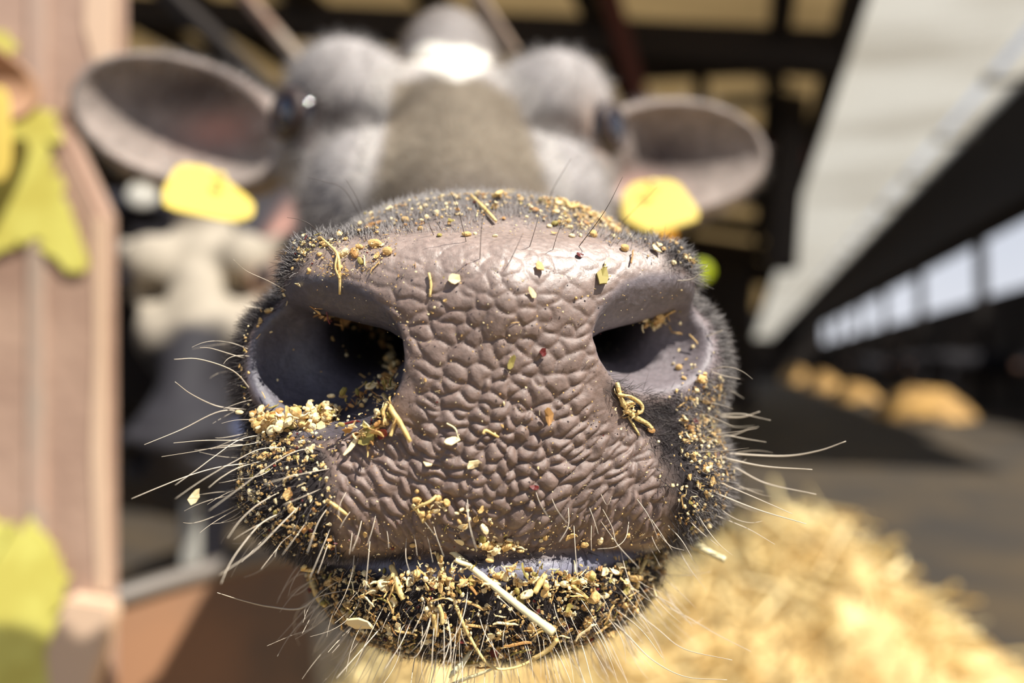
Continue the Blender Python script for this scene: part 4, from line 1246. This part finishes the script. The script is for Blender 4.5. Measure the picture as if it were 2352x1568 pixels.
# roof, wall and posts on the far side of the alley
structure('trim_2', boxes_mesh('far_roof', [(bp(6.6, 2.22, 3.42), Ds * 56, Na * 2.8 + Vector((0, 0, 0.56)), Vector((0, 0, 0.08)))]), M_ROOFD)
structure('wall_right', boxes_mesh('wall_right', [bbox(10, 62, 6.0, 6.2, 0, 2.8)]), M_DARK)
structure('wall_back', boxes_mesh('wall_back', [bbox(62, 62.2, -14, 6.2, 0, 8)]), M_DARK)
structure('wall_left', boxes_mesh('wall_left', [bbox(16, 16.3, -9, 0.2, 0, 7), bbox(1.0, 16.3, -9.3, -9, 0, 7)]), M_DARK)
for k in range(9):
    s_ = 13.2 + 6.1 * k
    timber('wall_post', [bbox(s_, s_ + 0.25, 5.4, 5.6, 0, 4.02)], M_DARK, 'dark post dividing the bright openings along the far side of the alley', 'post', 'posts between the bright openings')
structure('trim_3', boxes_mesh('far_eave', [bbox(10, 62, 5.0, 5.2, 3.82, 3.98)]), M_DARK)

# sunlit straw along the alley
M_PILE = mat('straw_heap', tuple(srgb(220, 196, 138)), 0.8, noise=(9, tuple(srgb(160, 122, 62)), 0.35, 0.72), bump=(40, 0.02))
M_PILE2 = mat('straw_far', tuple(srgb(188, 148, 82)), 0.8, noise=(2.5, tuple(srgb(96, 68, 36)), 0.35, 0.72))
def heap(name, s0, a0, rs_, ra_, h0, m, label, cat, blades=0, seed=0, n=48):
    r = np.random.default_rng(seed)
    V, Fc = [], []
    gx = np.linspace(-1, 1, n)
    G = np.stack(np.meshgrid(gx, gx, indexing='ij'), -1).reshape(-1, 2)
    rad = np.hypot(G[:, 0], G[:, 1])
    z = np.clip(1 - rad ** 2, 0, 1) ** 0.8 * h0
    z = z + (fbm(np.stack([G[:, 0] * rs_ * 6, G[:, 1] * ra_ * 6, np.full(len(G), seed * 3.1)], 1), 3, seed) - 0.5) * h0 * 0.5 * np.clip(1.3 - rad, 0, 1) * (rad < 1)
    z[rad >= 1] = -0.02
    for (x, y), zz in zip(G, z): V.append(bp(s0 + x * rs_, a0 + y * ra_, max(zz, -0.02)))
    for i in range(n - 1):
        for j in range(n - 1):
            Fc.append((i * n + j, (i + 1) * n + j, (i + 1) * n + j + 1, i * n + j + 1))
    o = link(name, mesh_from(name, V, Fc), m)
    return tag(o, label, cat, kind='stuff'), np.array(V), z
heap('straw_heap', 15.6, 3.35, 1.3, 0.9, 0.55, M_PILE2, 'orange sunlit straw heap far along the alley', 'straw heap', seed=4)
for i, (s_, a_, rs_, ra_, h_, lab) in enumerate([
        (33, 3.2, 3.0, 0.8, 0.7, 'small orange straw heap, third along the alley'), (46, 3.0, 3.0, 0.9, 0.9, 'dim orange straw heap at the far end of the alley'),
        (23, 3.1, 2.2, 0.7, 0.45, 'low orange straw heap just beyond the brightest one')]):
    heap('straw_heap', s_, a_, rs_, ra_, h_, M_PILE2, lab, 'straw heap', seed=10 + i)

# the big near heap of straw, lower right
def mound(x, y):
    g = lambda cx, cy, sx, sy, h: h * np.exp(-((x - cx) / sx) ** 2 - ((y - cy) / sy) ** 2)
    z = g(0.69, 1.55, 0.26, 0.30, 0.42) + g(0.30, 1.52, 0.36, 0.32, 0.39) + g(-0.19, 1.40, 0.22, 0.26, 0.46) + g(1.08, 1.48, 0.40, 0.32, 0.26) + g(0.15, 0.15, 0.34, 0.75, 0.22)  # last term: straw added under the head to bounce warm light up
    return z
n = 190
gx = np.linspace(-0.44, 1.9, n); gy = np.linspace(-1.5, 2.25, n)
X, Y = np.meshgrid(gx, gy, indexing='ij')
Z = mound(X, Y)
pn = np.stack([X.ravel() * 7, Y.ravel() * 7, np.zeros(n * n)], 1)
Z = Z + ((fbm(pn, 4, 3) - 0.5) * 0.22).reshape(n, n) * np.clip(Z / 0.15, 0, 1)
Z = np.where(mound(X, Y) < 0.02, -0.01, Z)
V = [(a, b, c) for a, b, c in zip(X.ravel(), Y.ravel(), Z.ravel())]
Fc = [(i * n + j, (i + 1) * n + j, (i + 1) * n + j + 1, i * n + j + 1) for i in range(n - 1) for j in range(n - 1)]
base = link('straw_mound', mesh_from('straw_mound', V, Fc), M_PILE)
tag(base, 'big sunlit heap of golden straw below and right of the nose', 'straw heap', kind='stuff')
r2 = np.random.default_rng(11)
nb = 9000
bx = r2.uniform(-0.42, 1.8, nb); by = r2.uniform(0.9, 2.2, nb)
bz = mound(bx, by); keep = bz > 0.04
bx, by, bz = bx[keep], by[keep], bz[keep]
V, Fc = [], []
for x, y, z in zip(bx, by, bz):
    L = r2.uniform(0.02, 0.09); th = r2.uniform(0, 6.28); ph = r2.normal() * 0.45
    d = Vector((math.cos(th) * math.cos(ph), math.sin(th) * math.cos(ph), math.sin(ph))) * L
    c = Vector((x, y, z + r2.normal() * 0.02 + 0.02)); wv = d.cross(Vector(r2.normal(size=3))).normalized() * r2.uniform(0.0015, 0.005)
    k = len(V)
    up = d.cross(wv).normalized() * 0.002
    V += [c - d - wv, c - d + wv, c + d + wv, c + d - wv, c - d + up, c + d + up]
    Fc += [(k, k + 1, k + 2, k + 3), (k, k + 4, k + 5, k + 3), (k + 1, k + 2, k + 5, k + 4), (k, k + 1, k + 4), (k + 3, k + 5, k + 2)]
bl = link('straw_blades', mesh_from('straw_blades', V, Fc), mat('straw_blade', tuple(srgb(236, 218, 162)), 0.5, noise=(14, tuple(srgb(204, 170, 104)), 0.4, 0.7)), base, smooth=False)
tag(bl, 'loose pale straws on the heap', kind='stuff')
bl.matrix_parent_inverse = Matrix.Identity(4)

# ------------------------------------------------------------------ the painted post at the left
M_POST = mat('weathered_red_paint', tuple(srgb(180, 150, 130)), 0.6, noise=(7, tuple(srgb(146, 116, 100)), 0.35, 0.7), bump=(60, 0.003))
M_POSTE = mat('worn_edge', tuple(srgb(214, 184, 156)), 0.6)
M_YEL = mat('yellow_paint', tuple(srgb(222, 216, 112)), 0.5, noise=(25, tuple(srgb(208, 198, 96)), 0.4, 0.6))
M_GREYP = mat('grey_wear', tuple(srgb(172, 152, 136)), 0.6, noise=(10, tuple(srgb(188, 156, 136)), 0.4, 0.7))
def slab(name, poly, d, thick, m, parent=None, bev=0.0):
    fr = [at(x, y, d) for x, y in poly]; nv = len(poly)
    back = (CM.to_3x3() @ Vector((0, 1, 0))) * thick
    bm = bmesh.new()
    vf = [bm.verts.new(p) for p in fr]; vb = [bm.verts.new(p + back) for p in fr]
    bm.faces.new(vf); bm.faces.new(vb[::-1])
    for i in range(nv): bm.faces.new((vf[i], vb[i], vb[(i + 1) % nv], vf[(i + 1) % nv]))
    bmesh.ops.recalc_face_normals(bm, faces=bm.faces)
    if bev: bmesh.ops.bevel(bm, geom=[e for e in bm.edges if e.calc_face_angle(0) > 1.0], offset=bev, segments=2, affect='EDGES')
    bmesh.ops.triangulate(bm, faces=[f for f in bm.faces if len(f.verts) > 4])
    me = bpy.data.meshes.new(name); bm.to_mesh(me); bm.free()
    return link(name, me, m, parent, smooth=False)
post = empty('feed_fence_post', at(80, 2860, 0.78))
tag(post, 'weathered pinkish steel fence post splashed with yellow paint at the left edge', 'fence post')
def rough_poly(pts, seed, amt=9, n=4):
    r = np.random.default_rng(seed); out = []
    for i in range(len(pts)):
        a, b = np.array(pts[i], float), np.array(pts[(i + 1) % len(pts)], float)
        for k in range(n):
            out.append(tuple(a + (b - a) * k / n + (r.normal(size=2) * amt if k else 0)))
    return out
slab('plate', [(-70, -300), (266, -300), (266, 180), (160, 262), (146, 290), (240, 492), (242, 1362), (250, 2860), (-70, 2860)], 0.78, 0.03, M_POST, post, 0.006)
slab('rib', [(60, -300), (112, -300), (100, 600), (104, 1600), (96, 2860), (56, 2860)], 0.776, 0.006, M_GREYP, post, 0.002)
slab('foot_gusset', [(150, 1372), (256, 1388), (258, 1420), (236, 1500), (190, 1640), (120, 1700), (100, 1500)], 0.762, 0.02, M_POSTE, post, 0.003)
slab('worn_edge', [(212, 500), (240, 498), (243, 1360), (222, 1362), (206, 1040), (216, 800)], 0.7775, 0.004, M_POSTE, post, 0.001)
slab('worn_edge', [(205, -300), (264, -300), (264, 170), (214, 150), (190, 60)], 0.7775, 0.004, M_POSTE, post, 0.001)
yp = [rough_poly([(-66, 260), (30, 200), (80, 240), (130, 260), (135, 330), (100, 370), (140, 400), (155, 470), (180, 540), (200, 622), (160, 628), (120, 590), (80, 545), (30, 570), (-66, 600)], 1),
      rough_poly([(-66, 60), (10, 70), (40, 110), (10, 130), (-66, 130)], 6, 4),
      rough_poly([(-66, 1200), (40, 1205), (70, 1190), (110, 1240), (140, 1290), (150, 1360), (130, 1400), (170, 1440), (150, 1500), (165, 1580), (150, 1900), (-66, 1900)], 3)]
for q in yp:
    o = slab('paint_patch', q, 0.7745, 0.0012, M_YEL, post)
    o['label'] = 'bright yellow paint'
# board of the feed barrier below, with its worn rounded rim
M_BRD = mat('brown_barrier', tuple(srgb(128, 90, 60)), 0.7, noise=(5, tuple(srgb(84, 68, 52)), 0.35, 0.7))
M_RIM = mat('barrier_rim', tuple(srgb(104, 96, 88)), 0.5)
rimp = spline([at(90, 1424, 0.83), at(250, 1378, 0.86), at(420, 1326, 0.92), at(600, 1278, 1.0), at(700, 1262, 1.06)], 10)
barrier = empty('feed_barrier', (rimp[20].x, rimp[20].y, 0))
tag(barrier, 'brown curved feed barrier board with a grey worn rim below the cow', 'feed barrier')
V, Fc = tube(rimp, 0.014, 10)
link('rim', mesh_from('rim', V, Fc), M_RIM, barrier)
V, Fc = [], []
K = 10
for side in (0, 1):
    for p in rimp:
        for k in range(K):
            t = k / (K - 1)
            V.append(Vector((p.x + 0.05 * math.sin(t * 2.4), p.y - 0.10 * math.sin(t * 1.8) + side * 0.012, p.z * (1 - t))))
m_ = len(rimp) * K
for i in range(len(rimp) - 1):
    for k in range(K - 1):
        a = i * K + k
        Fc.append((a, a + 1, a + K + 1, a + K)); Fc.append((m_ + a, m_ + a + K, m_ + a + K + 1, m_ + a + 1))
link('board', mesh_from('board', V, Fc), M_BRD, barrier)

# ------------------------------------------------------------------ other cattle
M_MATE = bpy.data.materials.new('beige_grey_hide'); M_MATE.use_nodes = True
_t = M_MATE.node_tree; _v = _t.nodes.new('ShaderNodeVertexColor'); _v.layer_name = 'hide'
_t.links.new(_v.outputs['Color'], _t.nodes['Principled BSDF'].inputs['Base Color'])
_t.nodes['Principled BSDF'].inputs['Roughness'].default_value = 0.8
def mate(label, pivot, rx, rz, hide=(158, 148, 132), ear=(34, 32, 38)):
    P = LOW[0].astype(np.float32); n = len(P)
    C = loc2cam(P) @ np.array(CM.to_3x3()).T + np.array(CM.translation)
    src = np.array(l2w(0, 300, 120))
    me = mesh_from('mate_body', C - src, LOW[1])
    nz = fbm(P / 30.0, 3, 77)
    pale = srgb(*hide)[None] * (0.75 + 0.5 * nz)[:, None]
    dark = srgb(34, 32, 38)[None]
    d_ = np.clip(sstep(-P[:, 1] + 40 * nz, -190, -150) + sstep(P[:, 1], 400, 440) + sstep(-P[:, 2], -70, -30), 0, 1)
    col = pale * (1 - d_[:, None]) + dark * d_[:, None]
    er = sstep(np.abs(P[:, 0]), 118, 135)[:, None]
    col = col * (1 - er) + srgb(*ear)[None] * er
    pk = np.exp(-(((P[:, 0] - 100) / 22) ** 2 + ((P[:, 2] - 140) / 20) ** 2)) * (P[:, 1] > 220)
    col = col * (1 - pk[:, None]) + srgb(176, 132, 118)[None] * pk[:, None]
    a = me.color_attributes.new('hide', 'FLOAT_COLOR', 'POINT')
    a.data.foreach_set('color', np.concatenate([np.clip(col, 0, 1), np.ones((n, 1))], 1).astype(np.float32).ravel())
    r = empty('cow', pivot)
    r.rotation_euler = (math.radians(rx), 0, math.radians(rz))
    tag(r, label, 'cow')
    o = bpy.data.objects.new('body', me); COL.objects.link(o); o.parent = r; me.materials.append(M_MATE)
    me.polygons.foreach_set('use_smooth', [True] * len(me.polygons))
    for sg in (-1, 1):
        e_ = bpy.data.objects.new('eye', ellipsoid_mesh('eye', Vector(l2w(sg * 99, 292, 146)) - Vector(src), (0.0175,) * 3)); e_.data.materials.append(M_EYE)
        COL.objects.link(e_); e_.parent = r
    return r
mate('beige-grey cow with lowered head between the fence post and the nose', at(462, 668, 1.12), 26, 4)
M_BLK = mat('black_hide', tuple(srgb(24, 22, 28)), 0.75, 0.3)
M_NOSE = mat('pink_brown_nose', tuple(srgb(170, 130, 108)), 0.5)
def herd_sdf(P):
    P = P.astype(np.float32); Q = P.copy(); Q[:, 0] = np.abs(Q[:, 0])
    b = ell(P, (0, 900, 1000), (290, 720, 310))
    b = smin(b, ell(P, (0, 330, 1080), (210, 260, 250)), 120)
    b = smin(b, cap(P, (0, 200, 1120), (0, -120, 1180), 170, 110), 100)
    b = smin(b, cap(P, (0, -120, 1190), (0, -480, 1010), 105, 62), 60)
    b = smin(b, cap(Q, (60, -110, 1230), (190, -90, 1230), 26, 40), 20)
    for y0 in (260, 1440):
        b = smin(b, cap(Q, (170, y0, 820), (160, y0 - 20, 420), 95, 46), 50)
        b = smin(b, cap(Q, (160, y0 - 20, 420), (160, y0 + 10, 40), 46, 50), 20)
    return b
hv, hq = surface_nets(herd_sdf, (-70, -620, -40), (420, 1720, 1480), 26)
hv = project(herd_sdf, hv.astype(np.float32), 2, 8.0)
herd_me = mesh_from('herd_body', hv / 1000.0, hq); herd_me.materials.append(M_BLK)
herd_me.polygons.foreach_set('use_smooth', [True] * len(herd_me.polygons))
nose_me = ellipsoid_mesh('muzzle', Vector((0, -0.505, 0.995)), (0.062, 0.045, 0.055)); nose_me.materials.append(M_NOSE)
def herd(s_, a_, ang, label, group=None, tagm=None):
    r = empty('cow', bp(s_, a_, 0)); r.rotation_euler = (0, 0, math.radians(ang))
    for me in (herd_me, nose_me):
        o = bpy.data.objects.new('body' if me is herd_me else 'muzzle', me); COL.objects.link(o); o.parent = r
    tag(r, label, 'cow', group)
    return r
herd(11.3, 4.1, -106, 'black cow far right under the openings, its muzzle a pinkish blur')
herd(17.9, 4.1, -112, 'black cow right of the bright straw heap, facing the alley')
herd(20.6, 4.15, -108, 'black cow just beyond the one right of the straw heap')
herd(28.5, 4.1, -108, 'black cow far along the alley below the openings')
herd(5.6, -1.3, -10, 'black cow directly behind the head of the grey cow')
herd(8.6, -4.6, 30, 'black cow deep in the shade at the left rear of the barn')
herd(7.5, -0.5, -20, 'black cow in the shade between the right ear and the pale roof strip')
# bits of the fence seen between the post and the muzzle
M_PALEP = mat('galvanised_pale', tuple(srgb(170, 168, 160)), 0.5)
strut('fence_upright', at(440, 1120, 1.3), at(436, 2030, 1.3), 0.035, M_PALEP, 'short pale fence upright standing in the dark left of the mouth', 'fence bar')
strut('fence_rail', at(330, 1010, 1.5), at(640, 985, 1.5), 0.045, mat('blue_grey_rail', tuple(srgb(96, 104, 136)), 0.5), 'blue-grey rail in the dark left of the nose', 'fence rail')
strut('fence_upright', at(232, 1060, 0.95), at(222, 2460, 0.95), 0.03, M_PALEP, 'pale bar end showing beside the fence post', 'fence bar')
def herd_at(x, y, ang, sc, label):
    r = herd(0, 0, ang, label)
    r.location = (x, y, 0); r.scale = (sc, sc, sc)
    return r
def herd_tag(r, c, rx_, rz_, m, label):
    bpy.context.view_layer.update()
    me = ellipsoid_mesh('ear_tag', c, (rx_, 0.005, rz_), 20, 12)
    o = link('ear_tag', me, m); o.parent = r; o['label'] = label
h1 = herd_at(0.385, 2.42, 0, 1.05, 'black cow behind the right side of the muzzle with a lime ear tag')
herd_tag(h1, Vector((0.235, -0.13, 1.255)), 0.036, 0.030, M_TAGG, 'lime ear tag')
h2 = herd_at(-1.02, 1.62, 0, 1.10, 'black cow beside the fence post with a white oval ear tag')
herd_tag(h2, Vector((0.20, -0.14, 1.245)), 0.032, 0.026, M_TAGW, 'white ear tag')
# ear and tag of a cow outside the left edge
edge = mate('brown cow almost wholly outside the left edge, only ear tip and yellow tag showing', Vector((-0.628, 0.47, 1.250)), 0, 42, (150, 118, 92), (160, 122, 92))
bpy.context.view_layer.update()
et = plate('ear_tag', [(-60, 195), (20, 200), (26, 380), (4, 420), (-66, 400)], 0.600, 0.002, M_TAG, None)
mw = et.matrix_world.copy()
et.parent = edge
et.matrix_parent_inverse = edge.matrix_world.inverted()
et['label'] = 'yellow ear tag'
